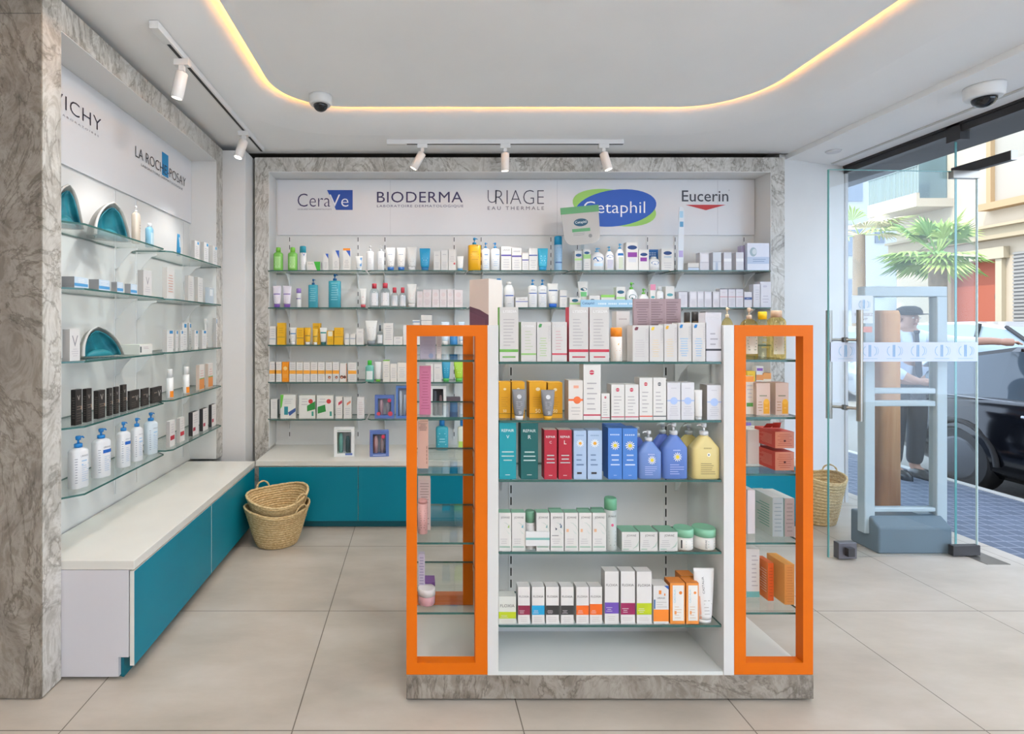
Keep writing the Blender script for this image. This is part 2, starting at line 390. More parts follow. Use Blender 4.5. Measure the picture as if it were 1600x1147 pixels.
spoly([(1071, 320), (1134, 320), (1103, 328.5)], '#c23a3c')
# ---- bench cabinets
def bench(name, loc, rz, L, D, doors, label, endpanel=False, zt=.474):
    r = empty(name, loc, rz); tag(r, label, 'cabinet', 'teal bench cabinets under the wall units')
    t = MB(); t.box(0, 0, zt - .036, L, D, zt, LAMW); t.build('bench_top', r, bevel=.002)
    c = MB(); c.box(.019 if endpanel else .004, .06, .003, L - .004, D, zt - .037, mat('#045f6d', .5)); c.build('carcass', r)
    k = MB(); k.box(.019 if endpanel else .01, .05, .0, L - .01, .06, .08, mat('#056a79', .5)); k.build('toe_kick', r)
    if endpanel:
        e = MB(); e.add([(0, .022, .05), (0, .022, zt - .037), (0, D, zt - .037), (0, D, .003), (0, .056, .003), (0, .056, .09), (0, .022, .09)], [[0, 1, 2, 3, 4, 5, 6]], mat('#c6c4cb', .45))
        e = MB(); pr = [(.022, .09), (.022, zt - .037), (D, zt - .037), (D, .012), (.062, .012), (.062, .09)]
        kk = len(pr); e.add([(0, a, b) for a, b in pr] + [(.018, a, b) for a, b in pr], [list(range(kk)), list(range(kk, 2 * kk))[::-1]] + [[i, (i + 1) % kk, (i + 1) % kk + kk, i + kk] for i in range(kk)], mat('#cfcdd2', .45)); e.build('end_panel', r)
        f = MB(); f.cyl((.05, .09, 0), (.05, .09, .013), .015, BLACK); f.build('foot', r)
    xs = doors
    for a, b in zip(xs[:-1], xs[1:]):
        d = MB(); d.box(a + .002, 0, .055, b - .002, .018, zt - .042, LAMW, front=TEAL); d.build('door', r, bevel=.001)
    return r
# the niche part of the tops reaches back to the unit's wall
bench('bench_cabinet', (-1.118, 3.795, 0), 0, 3.816, YB - 3.795 - .003, [0.02, .715, 1.48, 2.25, 3.02, 3.80], 'long teal cabinet bench with white top along the back wall')
lb = bench('bench_cabinet', (-1.1225, 2.166, 0), PI / 2, 3.79 - 2.166, .47, [0.0, .82, 1.62], 'teal cabinet bench with white top under the left wall shelves', True)
# left unit
LZ = [1.833, 1.566, 1.266, .998, .720]
lu = empty('shelving_unit', (-1.416, 3.0, 0)); tag(lu, 'marble framed unit with glass shelves on the left wall beside the pier', 'display unit')
fm = MB()
fm.box(-1.598, 2.0565, .006, -1.411, 2.163, 2.703, MARBLE); fm.box(-1.598, 3.851, .475, -1.411, 3.966, 2.703, MARBLE); fm.box(-1.598, 2.163, 2.587, -1.411, 3.851, 2.703, MARBLE)
wparent(fm.build('marble_frame'), lu)
pn = MB(); pn.box(-1.62, 2.163, .47, -1.60, 3.966, 2.70, PANELW); pn.box(-1.60, 2.1635, .476, -1.413, 2.167, 2.587, PANELW); pn.box(-1.60, 3.847, .476, -1.413, 3.8505, 2.587, PANELW); pn.box(-1.60, 2.167, 2.583, -1.413, 3.847, 2.5868, PANELW)
wparent(pn.build('niche_lining'), lu)
LR = [2.25, 2.89, 3.11, 3.73]
for y in LR:
    o = rail(0, 0, .52, 2.13, None, slots=False); o.location = (-1.60, y, 0); o.rotation_euler = (0, 0, PI / 2); wparent(o, lu)
for z in LZ:
    for a, b, r_ in ((2.172, 3.015, LR[:2]), (3.03, 3.845, LR[2:])):
        o = glass_shelf(a, b, 0, .23, z, None, r_, ch=.07 if a < 2.2 else .03); o.rotation_euler = (0, 0, PI / 2); o.location = (-1.366, 0, 0)
        wparent(o, lu)
sp = MB(); sp.box(-1.5995, 2.168, 2.14, -1.588, 3.846, 2.582, SIGNW); signl = wparent(sp.build('sign_panel'), lu)
XL = -1.5865
def lsign(s, y0, y1, z0, z1, col, space=1, thin=0, dx=0):
    mb = MB(); add_text(mb, s, lambda u, v: (XL + dx, u, v), y0, y1, z0, z1, mat(col), space, thin); return mb.build('lettering', signl)
lsign('VICHY', 2.375, 2.742, 2.388, 2.452, '#2e2a3c', 1.08, -.01)
lsign('LABORATOIRES', 2.42, 2.72, 2.355, 2.364, '#8a8894', 1.6)
lsign('LA ROCHE-POSAY', 3.075, 3.745, 2.372, 2.432, '#262630', 1, -.008, .001)
lsign('LABORATOIRE DERMATOLOGIQUE', 3.14, 3.70, 2.335, 2.352, '#4a4a54', 1, -.005)
mb = MB(); mb.box(XL - .001, 3.40, 2.36, XL + .0003, 3.485, 2.505, mat('#1788c4')); mb.build('logo_shape', signl)
# ================================================================ gondola
YG = 2.038
gd = empty('gondola_shelf', (.72, 2.3, 0)); tag(gd, 'freestanding white shelf unit with orange side frames on a marble plinth', 'display unit')
def part(mb, name, bevel=0): return wparent(mb.build(name, bevel=bevel), gd)
m_ = MB(); m_.box(-.036, YG, .012, 1.489, 2.60, .1, MARBLE_D, None, mat('#d4d2cc', .3)); part(m_, 'plinth')
m_ = MB(); m_.box(0, YG + .04, 0, 1.45, 2.56, .012, BLACK); part(m_, 'plinth_foot')  # black foot, its colour puts in the shadow gap under the plinth
GT = 1.412
for x0, x1 in ((.268, .309), (1.153, 1.192)):
    m_ = MB(); m_.box(x0, YG, .1, x1, 2.59, GT, mat('#d6d6d4', .3)); part(m_, 'side_panel', .001)
m_ = MB(); m_.box(.309, 2.312, .1, 1.153, 2.33, 1.40, PANELW); part(m_, 'back_panel')
m_ = MB(); m_.box(.309, YG + .004, .1, 1.153, 2.312, .112, mat('#d9dbd8', .18)); part(m_, 'bottom_deck')
m_ = MB(); m_.box(.309, 2.33, .1, 1.153, 2.588, .112, LAMW); part(m_, 'bottom_deck')
def frame(x0, x1, y0, y1):
    m = MB(); t0, t1 = x0 + .040, x1 - .045
    z0, z1 = .103, GT - .0; za, zb = .147, GT - .042
    if x0 > 1: t0, t1 = x0 + .043, x1 - .037
    m.box(x0, y0, z0, t0, y1, z1, ORANGE); m.box(t1, y0, z0, x1, y1, z1, ORANGE)
    m.box(t0, y0, z0, t1, y1, za, ORANGE); m.box(t0, y0, zb, t1, y1, z1, ORANGE); return part(m, 'orange_frame')
for y0, y1 in ((YG - .001, YG + .04), (2.55, 2.591)):
    frame(-.036, .2675, y0, y1); frame(1.1925, 1.487, y0, y1)
GZ = [1.274, 1.054, .830, .559, .284]
for z in GZ:
    o = glass_shelf(.311, 1.151, YG + .007, 2.308, z, None, (), .004); wparent(o, gd)
    for x in (.36, 1.10):
        b = MB(); bracket(b, x, YG + .13, 2.306, z - .009); wparent(b.build('shelf_bracket'), gd)
for x in (.403, 1.06): wparent(rail(x, 2.312, .13, 1.39, None, .05), gd)
SZ = [1.279, 1.060, .843, .580, .312]
for z in SZ:
    o = glass_shelf(-.005, .265, YG + .045, 2.54, z, None, (), .004); wparent(o, gd)
    o = glass_shelf(1.195, 1.484, YG + .045, 2.54, z, None, (), .004); wparent(o, gd)
    for x in (.2665, 1.1935):
        b = MB(); k = 1 if x > 1 else -1
        pts = [(x, 2.08, z - .009)] + [(x + k * .0, 2.08 + .10 + .40 * q / 8, z - .009 - .035 * math.sin(q / 8 * PI / 2)) for q in range(9)] + [(x, 2.53, z - .009)]
        mm = [(0, p[1], p[2]) for p in pts]; kk = len(mm)
        b.add([(x - .001, p[1], p[2]) for p in mm] + [(x + .001, p[1], p[2]) for p in mm], [list(range(kk)), list(range(kk, 2 * kk))[::-1]] + [[i, (i + 1) % kk, (i + 1) % kk + kk, i + kk] for i in range(kk)], PANELW); wparent(b.build('shelf_bracket'), gd)
# ================================================================ ceiling fixtures
for i, (x, y) in enumerate(DOWN):  # unseen housings of the added downlights
    d = MB(); d.loft([(-.012, .10, .10, 2), (0, .105, .105, 2)], METALW, 24); d.loft([(-.014, .085, .085, 2), (-.012, .085, .085, 2)], mat('#fff1dd', .5, 0, 3), 24)
    tag(d.build('added_downlight', loc=(x, y, ZU)), 'added round downlight out of view on the ceiling panel', 'lamp', 'added round downlights out of view')
def track(loc, L, rz, label):
    t = MB(); t.box(0, -.018, -.03, L, .018, 0, METALW); t.box(.14, -.008, -.0306, L, .008, -.03, BLACK); t.box(-.003, -.02, -.034, .13, .02, -.0005, METALW)
    return tag(t.build('light_track', loc=loc, rz=rz), label, 'light track', 'white ceiling light tracks')
track((-1.142, 2.37, ZC), 1.66, PI / 2, 'white light track on the ceiling running along the left wall')
track((-.205, 3.874, ZC), 1.68, 0, 'white light track on the ceiling in front of the back signs')
def spot(x, y, d, label, on=0):
    r = empty('track_spotlight', (x, y, ZC - .03)); tag(r, label, 'spotlight', 'white track spotlights')
    a = MB(); a.box(-.035, -.016, -.03, .035, .016, -.0005, METALW); a.box(-.012, -.012, -.055, .012, .012, -.03, METALW); a.build('adapter', r)
    j = Vector((0, 0, -.062)); d = Vector(d).normalized(); s_ = MB(); s_.cyl(j + Vector((0, 0, .012)), j - Vector((0, 0, .01)), .008, METALW, 8); s_.build('swivel', r)
    b = MB(); p0 = j + d * .0; p1 = j + d * .125; b.tube([p0, p0 + d * .004, p1 - d * .004, p1], [.026, .029, .029, .026], METALW, 20); h = b.build('lamp_head', r)
    e = MB(); e.tube([p1 + d * .0003, p1 + d * .0012], [.023, .023], mat('#fff3e0', .5, 0, 6 if on else 2.5), 16); e.build('lens', h)
    l = bpy.data.lights.new('spot_lamp', 'SPOT'); l.energy = 14; l.spot_size = math.radians(75); l.spot_blend = .6; l.shadow_soft_size = .025; l.color = WARMW
    o = bpy.data.objects.new('spot_lamp', l); o.location = p1 + d * .01; o.rotation_euler = d.to_track_quat('-Z', 'Y').to_euler(); COL.objects.link(o); o.parent = r
spot(-1.142, 2.655, (-.12, .03, -.5), 'white cylinder spotlight on the left track nearest the camera')
spot(-1.145, 3.62, (-.16, -.12, -.6), 'lit white cylinder spotlight at the far end of the left track', 1)
spot(.045, 3.874, (-.33, .05, -.55), 'white track spotlight tilted to the left over the back signs')
spot(.635, 3.874, (.0, .05, -.6), 'middle white track spotlight pointing straight down over the back signs')
spot(1.335, 3.874, (.16, -.05, -.6), 'lit white track spotlight tilted to the right over the back signs', 1)
def dome(x, y, z, R, label):
    r = empty('dome_camera', (x, y, z)); tag(r, label, 'security camera', 'white dome security cameras')
    h = MB(); h.loft([(-.055 * R / .07, R * .86, R * .86, 2), (-.045 * R / .07, R * .97, R * .97, 2), (-.01, R, R, 2), (-.0005, R, R, 2)], mat('#e4e4e4', .35), 32); h.build('housing', r)
    s_ = MB(); s_.loft([(-.055 * R / .07 - R * .55 * math.sin(a * PI / 16), R * .62 * math.cos(a * PI / 16), R * .62 * math.cos(a * PI / 16), 2) for a in range(0, 8)][::-1], mat('#17181c', .05), 28); s_.build('lens_dome', r)
dome(-.575, 3.28, ZU, .07, 'white dome camera with dark lens on the recessed ceiling tray')
dome(3.06, 2.93, ZL, .085, 'white dome camera with dark lens above the glass entrance')
d = MB(); d.loft([(-.012, .042, .042, 2), (-.0005, .05, .05, 2)], mat('#d4d4d8', .5), 24); tag(d.build('smoke_detector', loc=(3.07, 4.0, ZL)), 'small flat round detector on the low ceiling by the entrance', 'detector')
# ================================================================ products
def fr_box(w, d, h):
    return lambda u, v, e=.0005: (-w / 2 + w * u, -d / 2 - e, h * v)
def prints(mb, pr, fn, asp, seed=0, h=.1):
    """bands, lines, letters and shapes printed on a surface fn(u, v, lift)"""
    rnd = random.Random(seed); e = [.0004]
    def rect(u0, v0, u1, v1, c, k=1):
        e[0] += .00008; q = e[0]
        P = [fn(u0 + (u1 - u0) * i / k, v0, q) for i in range(k + 1)] + [fn(u0 + (u1 - u0) * i / k, v1, q) for i in range(k + 1)]
        mb.add(P, [[i, i + 1, i + k + 2, i + k + 1] for i in range(k)], mat(c))
    def poly(pts, c):
        e[0] += .00008; mb.add([fn(u, v, e[0]) for u, v in pts], [list(range(len(pts)))], mat(c))
    for p in pr:
        t = p[0]
        if t == 'b': rect(0, p[1], 1, p[2], p[3], 8)
        elif t == 'r': rect(p[1], p[2], p[3], p[4], p[5], 4)
        elif t == 'l':
            v0, v1, n_, c = p[1:5]; u0, u1 = p[5:7] if len(p) > 5 else (.14, .86)
            for i in range(n_):
                v = v1 - (v1 - v0) * (i + .5) / n_; hh = (v1 - v0) / n_ * .13; L = (u1 - u0) * rnd.uniform(.55, 1)
                m0 = (u0 + u1) / 2 - L / 2 if u0 < .2 else u0
                rect(m0, v - hh, m0 + L, v + hh, c, 1)
        elif t == 't':
            s, uc, vc, wf, c = p[1:6]; vert = len(p) > 6 and p[6]; g = text_geo(s)
            if vert:
                hv = wf; wu = hv / g[2] / asp; e[0] += .0001; q = e[0]; add_text(mb, s, lambda u, v: fn(u, v, q), uc - wu / 2, uc + wu / 2, vc - hv / 2, vc + hv / 2, mat(c), vertical=True)
            else:
                hh = wf / g[2] * asp; e[0] += .0001; q = e[0]; add_text(mb, s, lambda u, v: fn(u, v, q), uc - wf / 2, uc + wf / 2, vc - hh / 2, vc + hh / 2, mat(c))
        elif t == 'w':       # a word too small to read: a row of short marks
            uc, vc, wf, c = p[2:6]; vert = len(p) > 6
            for i in range(5):
                q0 = -wf / 2 + wf * i / 5; q1 = q0 + wf / 5 * .7
                if vert: rect(uc - .03, vc + q0, uc + .03, vc + q1, c)
                else: rect(uc + q0, vc - wf * .055 * asp * 1.2, uc + q1, vc + wf * .055 * asp * 1.2, c)
        elif t == 'e':
            uc, vc, r, c = p[1:5]; ry = (p[5] if len(p) > 5 else 1) * r
            poly([(uc + r * math.cos(a * PI / 10), vc + ry * asp * math.sin(a * PI / 10)) for a in range(20)], c)
        elif t == 'flower':
            uc, vc, r, c, cc = p[1:6]
            for k in range(12):
                a = k * PI / 6; d = .11
                poly([(uc + r * .3 * math.cos(a - .2), vc + r * .3 * asp * math.sin(a - .2)), (uc + r * .8 * math.cos(a - d), vc + r * .8 * asp * math.sin(a - d)), (uc + r * math.cos(a), vc + r * asp * math.sin(a)), (uc + r * .8 * math.cos(a + d), vc + r * .8 * asp * math.sin(a + d)), (uc + r * .3 * math.cos(a + .2), vc + r * .3 * asp * math.sin(a + .2))], c)
            poly([(uc + r * .38 * math.cos(a * PI / 8), vc + r * .38 * asp * math.sin(a * PI / 8)) for a in range(16)], cc)
        elif t == 'p': poly(p[1], p[2])
def mk_box(name, w, d, h, o):
    mb = MB(); c = o.get('c', '#dddad6'); mb.box(-w / 2, -d / 2, 0, w / 2, d / 2, h, mat(c), mat(o.get('f', c)), mat(o.get('top', c)), mat(o.get('side', c)))
    if h > .05 and w > .02 and not o.get('plain'):       # tuck flap seam on the lid
        mb.quad((-w / 2 + .001, -d / 2 + .0015, h + .0002), (w / 2 - .001, -d / 2 + .0015, h + .0002), (w / 2 - .001, -d / 2 + .0025, h + .0002), (-w / 2 + .001, -d / 2 + .0025, h + .0002), mat('#9a9894'))
    prints(mb, o.get('pr', []), fr_box(w, d, h), w / h, hash((round(w * 1e4), round(h * 1e4))) & 255)
    if o.get('sl'):  # small print on the side that shows
        sx = o['sl']; rnd = random.Random(3)
        for i in range(9):
            z = h * (.2 + .07 * i); y0 = -d / 2 + d * .15; y1 = y0 + d * rnd.uniform(.4, .7)
            x = -w / 2 - .0004
            mb.quad((x, y1, z), (x, y0, z), (x, y0, z + h * .02), (x, y1, z + h * .02), mat(sx))
    return mb.build(name)
def sec_at(secs, z):
    for a, b in zip(secs[:-1], secs[1:]):
        if a[0] <= z <= b[0] and b[0] > a[0]:
            t = (z - a[0]) / (b[0] - a[0]); return [a[i] + (b[i] - a[i]) * t for i in range(4)]
    return secs[-1] if z > secs[-1][0] else secs[0]
def fr_round(secs, H, span=.92):
    def fn(u, v, e=.0005):
        _, rx, ry, n_ = sec_at(secs, v * H); x = (u - .5) * 2 * span
        x = max(-.985, min(.985, x)); y = (1 - abs(x) ** n_) ** (1 / n_)
        return (x * rx * 1.004, -y * ry - e * 1.5, v * H)
    return fn
def pump_head(mb, z, r, h, m, side=1, s=1.0):
    mb.loft([(z, r * .5, r * .5, 2), (z + h * .30, r * .5, r * .5, 2), (z + h * .34, r * .42, r * .42, 2)], m, 16)
    mb.loft([(z + h * .34, r * .14, r * .14, 2), (z + h * .66, r * .14, r * .14, 2)], m, 8)
    mb.loft([(z + h * .64, r * .30, r * .30, 2), (z + h * .9, r * .36, r * .36, 2), (z + h, r * .28, r * .28, 2)], m, 14)
    mb.tube([(0, 0, z + h * .86), (side * r * .62, 0, z + h * .86), (side * r * .80, 0, z + h * .74)], [r * .14, r * .12, r * .09], m, 6)
def mk_pump(name, w, d, h, o):
    rx = w / 2; ry = rx * o.get('fl', .7); n_ = o.get('n', 3); ph = h * o.get('ph', .2); hb = h - ph; sh = o.get('sh', .1)
    zs = hb * (1 - sh); secs = [(0, rx * .93, ry * .93, n_), (hb * .015, rx, ry, n_), (zs, rx, ry, n_), (zs + hb * sh * .45, rx * .88, ry * .9, max(2, n_ - .6)), (zs + hb * sh * .8, rx * .58, ry * .7, 2.2), (hb, rx * .32, rx * .32, 2)]
    if o.get('trap'): secs = secs[:3] + [(zs + hb * .02, rx * .97, ry * .97, n_), (hb * .955, rx * .40, ry * .62, 2.6), (hb * .965, rx * .30, rx * .30, 2), (hb, rx * .30, rx * .30, 2)]
    mb = MB(); c = o.get('c', '#e2e2e2'); cm_ = c if not isinstance(c, str) else mat(c, o.get('ro', .3)); mb.loft(secs, cm_, 28)
    prints(mb, o.get('pr', []), fr_round(secs, h), w / h, int(w * 1e4))
    b = mb.build(name); p = MB(); pump_head(p, hb - .0005, rx * o.get('pr_', .62), ph, mat(o.get('cap', '#1b84c4'), .35), o.get('dir', 1)); p.build('pump', b); return b
def mk_bottle(name, w, d, h, o):
    rx = w / 2; ry = rx * o.get('fl', .8); n_ = o.get('n', 2.6); ch = h * o.get('ph', .2); hb = h - ch; sh = o.get('sh', .12); cr = rx * o.get('cr', .5)
    zs = hb * (1 - sh); secs = [(0, rx * .93, ry * .93, n_), (hb * .015, rx, ry, n_), (zs, rx, ry, n_), (zs + (hb - zs) * .5, rx * .85 + cr * .15, ry * .9, 2.4), (hb, cr, min(cr, ry), 2)]
    mb = MB(); c = o.get('c', '#e2e2e2'); cm_ = c if not isinstance(c, str) else mat(c, o.get('ro', .3)); mb.loft(secs, cm_, 24)
    prints(mb, o.get('pr', []), fr_round(secs, h), w / h, int(w * 1e4))
    b = mb.build(name); k = MB(); k.loft([(hb - .0005, cr * 1.02, min(cr * 1.02, ry), 2), (h * .985, cr, min(cr, ry), 2), (h, cr * .85, min(cr, ry) * .85, 2)], mat(o.get('cap', '#d8d8d8'), .35), 20); k.build('cap', b); return b
def mk_tube(name, w, d, h, o):
    rx = w / 2; ch = h * o.get('ph', .16); r0 = rx * o.get('r0', .72)
    secs = [(ch, r0, r0 * .8, 2), (ch + (h - ch) * .08, r0 * 1.12, r0 * .85, 2), (ch + (h - ch) * .5, rx * .92, r0 * .6, 2.1), (h * .93, rx, r0 * .18, 2.6), (h * .95, rx, .0012, 4), (h, rx, .001, 4)]
    mb = MB(); c = o.get('c', '#e0dfdc'); mb.loft(secs, mat(c, .4), 24); prints(mb, o.get('pr', []), fr_round(secs, h, .85), w / h, int(w * 1e4))
    b = mb.build(name); k = MB(); k.loft([(0, r0 * .93, r0 * .76, 2.2), (ch, r0 * 1.0, r0 * .8, 2.2)], mat(o.get('cap', '#d8d8d8'), .35), 20); k.build('cap', b); return b
def mk_stick(name, w, d, h, o):      # tube or can standing on its base with a tall cap on top
    rx = w / 2; ry = rx * o.get('fl', 1); hb = h * (1 - o.get('ph', .25)); secs = [(0, rx * .95, ry * .95, 2), (h * .01, rx, ry, 2), (hb, rx, ry, 2)]
    mb = MB(); mb.loft(secs, mat(o.get('c', '#dedede'), .35), 24); prints(mb, o.get('pr', []), fr_round(secs, h), w / h, int(w * 1e4))
    b = mb.build(name); k = MB(); q = o.get('cr', .98); k.loft([(hb, rx * q, ry * q, 2), (h * .97, rx * q, ry * q, 2), (h, rx * q * .86, ry * q * .86, 2)], mat(o.get('cap', '#1b84c4'), .35), 20); k.build('cap', b); return b
def mk_jar(name, w, d, h, o):
    rx = w / 2; hb = h * (1 - o.get('ph', .38)); secs = [(0, rx * .88, rx * .88, 2), (h * .05, rx * .95, rx * .95, 2), (hb, rx * .95, rx * .95, 2)]
    mb = MB(); mb.loft(secs, mat(o.get('c', '#e4e2de'), .35), 28); prints(mb, o.get('pr', []), fr_round(secs, h), w / h, 5)
    b = mb.build(name); k = MB(); k.loft([(hb, rx, rx, 2), (h * .95, rx, rx, 2), (h, rx * .92, rx * .92, 2)], mat(o.get('cap', '#8fc2a6'), .4), 28); k.build('lid', b); return b
def mk_window(name, w, d, h, o):     # carton with a clear front window and the product inside
    mb = MB(); c = mat(o['c']); s = mat(o.get('side', o['c'])); t = min(w, h) * o.get('bd', .16)
    mb.box(-w / 2, -d / 2, 0, w / 2, d / 2, t, c, None, None, s); mb.box(-w / 2, -d / 2, h - t, w / 2, d / 2, h, c, None, None, s)
    mb.box(-w / 2, -d / 2, t, -w / 2 + t, d / 2, h - t, s, c); mb.box(w / 2 - t, -d / 2, t, w / 2, d / 2, h - t, c)
    mb.box(-w / 2 + t, d / 2 - .003, t, w / 2 - t, d / 2, h - t, mat(o.get('in', '#c9ccd2')))
    prints(mb, o.get('pr', []), fr_box(w, d, h), w / h)
    b = mb.build(name); iw = (w - 2 * t) / 2; ih = h - 2 * t
    for k, cc in enumerate(o.get('items', ('#4f7f86', '#e4e6e8'))):
        x = -w / 2 + t + iw * (k + .5); q = MB(); hh = ih * (.75 if k else .9); q.loft([(t, iw * .3, iw * .3, 2), (t + hh * .7, iw * .34, iw * .3, 2), (t + hh, iw * .2, iw * .2, 2)], mat(cc), 14, x, 0); q.build('product', b)
    g = MB(); g.quad((-w / 2 + t, -d / 2 + .001, t), (w / 2 - t, -d / 2 + .001, t), (w / 2 - t, -d / 2 + .001, h - t), (-w / 2 + t, -d / 2 + .001, h - t), PLASTIC); g.build('window', b)
    return b
MK = {'box': (mk_box, 'carton_box', 'box'), 'pump': (mk_pump, 'pump_bottle', 'bottle'), 'bot': (mk_bottle, 'capped_bottle', 'bottle'), 'tube': (mk_tube, 'cream_tube', 'tube'),
      'stick': (mk_stick, 'capped_can', 'bottle'), 'jar': (mk_jar, 'cream_jar', 'jar'), 'win': (mk_window, 'window_carton', 'box')}
ORD = ['first', 'second', 'third', 'fourth', 'fifth', 'sixth', 'seventh', 'eighth', 'ninth', 'tenth', 'eleventh', 'twelfth']
NUM = ['zero', 'one', 'two', 'three', 'four', 'five', 'six', 'seven', 'eight', 'nine', 'ten', 'eleven', 'twelve']
def row(ctx, items):
    """items: (kind, x0, x1, ytop, look, options); x0, x1, ytop read off the photo at the row's own distance"""
    looks = [it[4] for it in items]; seen = {}
    for it in items:
        kind, x0, x1, yt, look, o = it; fn, name, cat = MK[kind]
        tot = looks.count(look); seen[look] = seen.get(look, 0) + 1; k = seen[look]
        if ctx['side'] == 'y':
            Y = ctx['Y'] + o.get('dy', 0); s = Y / F; w = (x1 - x0) * s - .0012; X = ((x0 + x1) / 2 - VX) * s; z = ctx['z'] + o.get('dz', 0)
            h = CAMZ - (yt - VY) * s - z
            if 'lim' in ctx: X = min(max(X, ctx['lim'][0] + w / 2), ctx['lim'][1] - w / 2)
            d = o.get('d', min(w, ctx.get('d', .05))); 
            ob = fn(name, w, d, h, o)
            dd = d / 2 if kind in ('box', 'win') else w / 2 * {'pump': o.get('fl', .7), 'bot': o.get('fl', .8), 'tube': .6, 'stick': 1, 'jar': 1}[kind]
            ob.location = (X, Y + dd, z + .0004); ob.rotation_euler = (0, 0, o.get('rz', 0))
        else:
            Xf = ctx['X'] - o.get('dy', 0); z = ctx['z'] + o.get('dz', 0)
            d = o.get('sf', .42) * (x1 - x0) * (-Xf) / (VX - x0)
            Y0 = (d - Xf) * F / (VX - x0); Y1 = min(-Xf * F / (VX - x1), 3.844); w = Y1 - Y0
            if kind not in ('box', 'win'):      # round things: same width both ways
                r = .5 * (x1 - x0) * (-Xf) / (VX - (x0 + x1) / 2) * .92
                Yc = (-Xf + r) * F / (VX - (x0 + x1) / 2); r = (x1 - x0) / 2 * Yc / F * .93; Yr = Yc; w = 2 * r; d = w
                Y0 = Yc - r; Y1 = Yc + r
            h = CAMZ - (yt - VY) * (Y0 + (0 if kind == 'box' else w / 2)) / F - z
            w = max(w, .02); ob = fn(name, w - .0012, d, h, o); ob.location = (Xf - d / 2, (Y0 + Y1) / 2, z + .0004); ob.rotation_euler = (0, 0, PI / 2 + o.get('rz', 0))
        lab = look + ' ' + ctx['on']; grp = None
        if o.get('lab'): lab = o['lab']
        elif tot > 1:
            lab = (f'{ORD[k-1]} {look} from left ' if ctx['side'] == 'y' else f'{ORD[k-1]} {look} from the pier ') + ctx['on']
        grp = ctx['group']
        words = lab.split()
        tag(ob, lab, o.get('cat', cat), grp)
        if o.get('name'): ob.name = o['name']
def lines(c='#a9a6a8'): return ('l', .12, .5, 5, c)
def ctxB(i, on): return dict(side='y', lim=(-1.112, 2.692), Y=4.125, z=BZ[i], on=on, d=.06, group='products on the ' + on.replace('on the ', ''))
GREENL = liquid('green_liquid', (.45, .78, .30, 1)); TEALL = mat('#3f9db0', .15); CLEAR = PLASTIC
LG = '#bdbabf'
W_ = dict(pr=[('l', .15, .45, 4, LG), ('w', '', .5, .8, .5, '#9a97a2')])
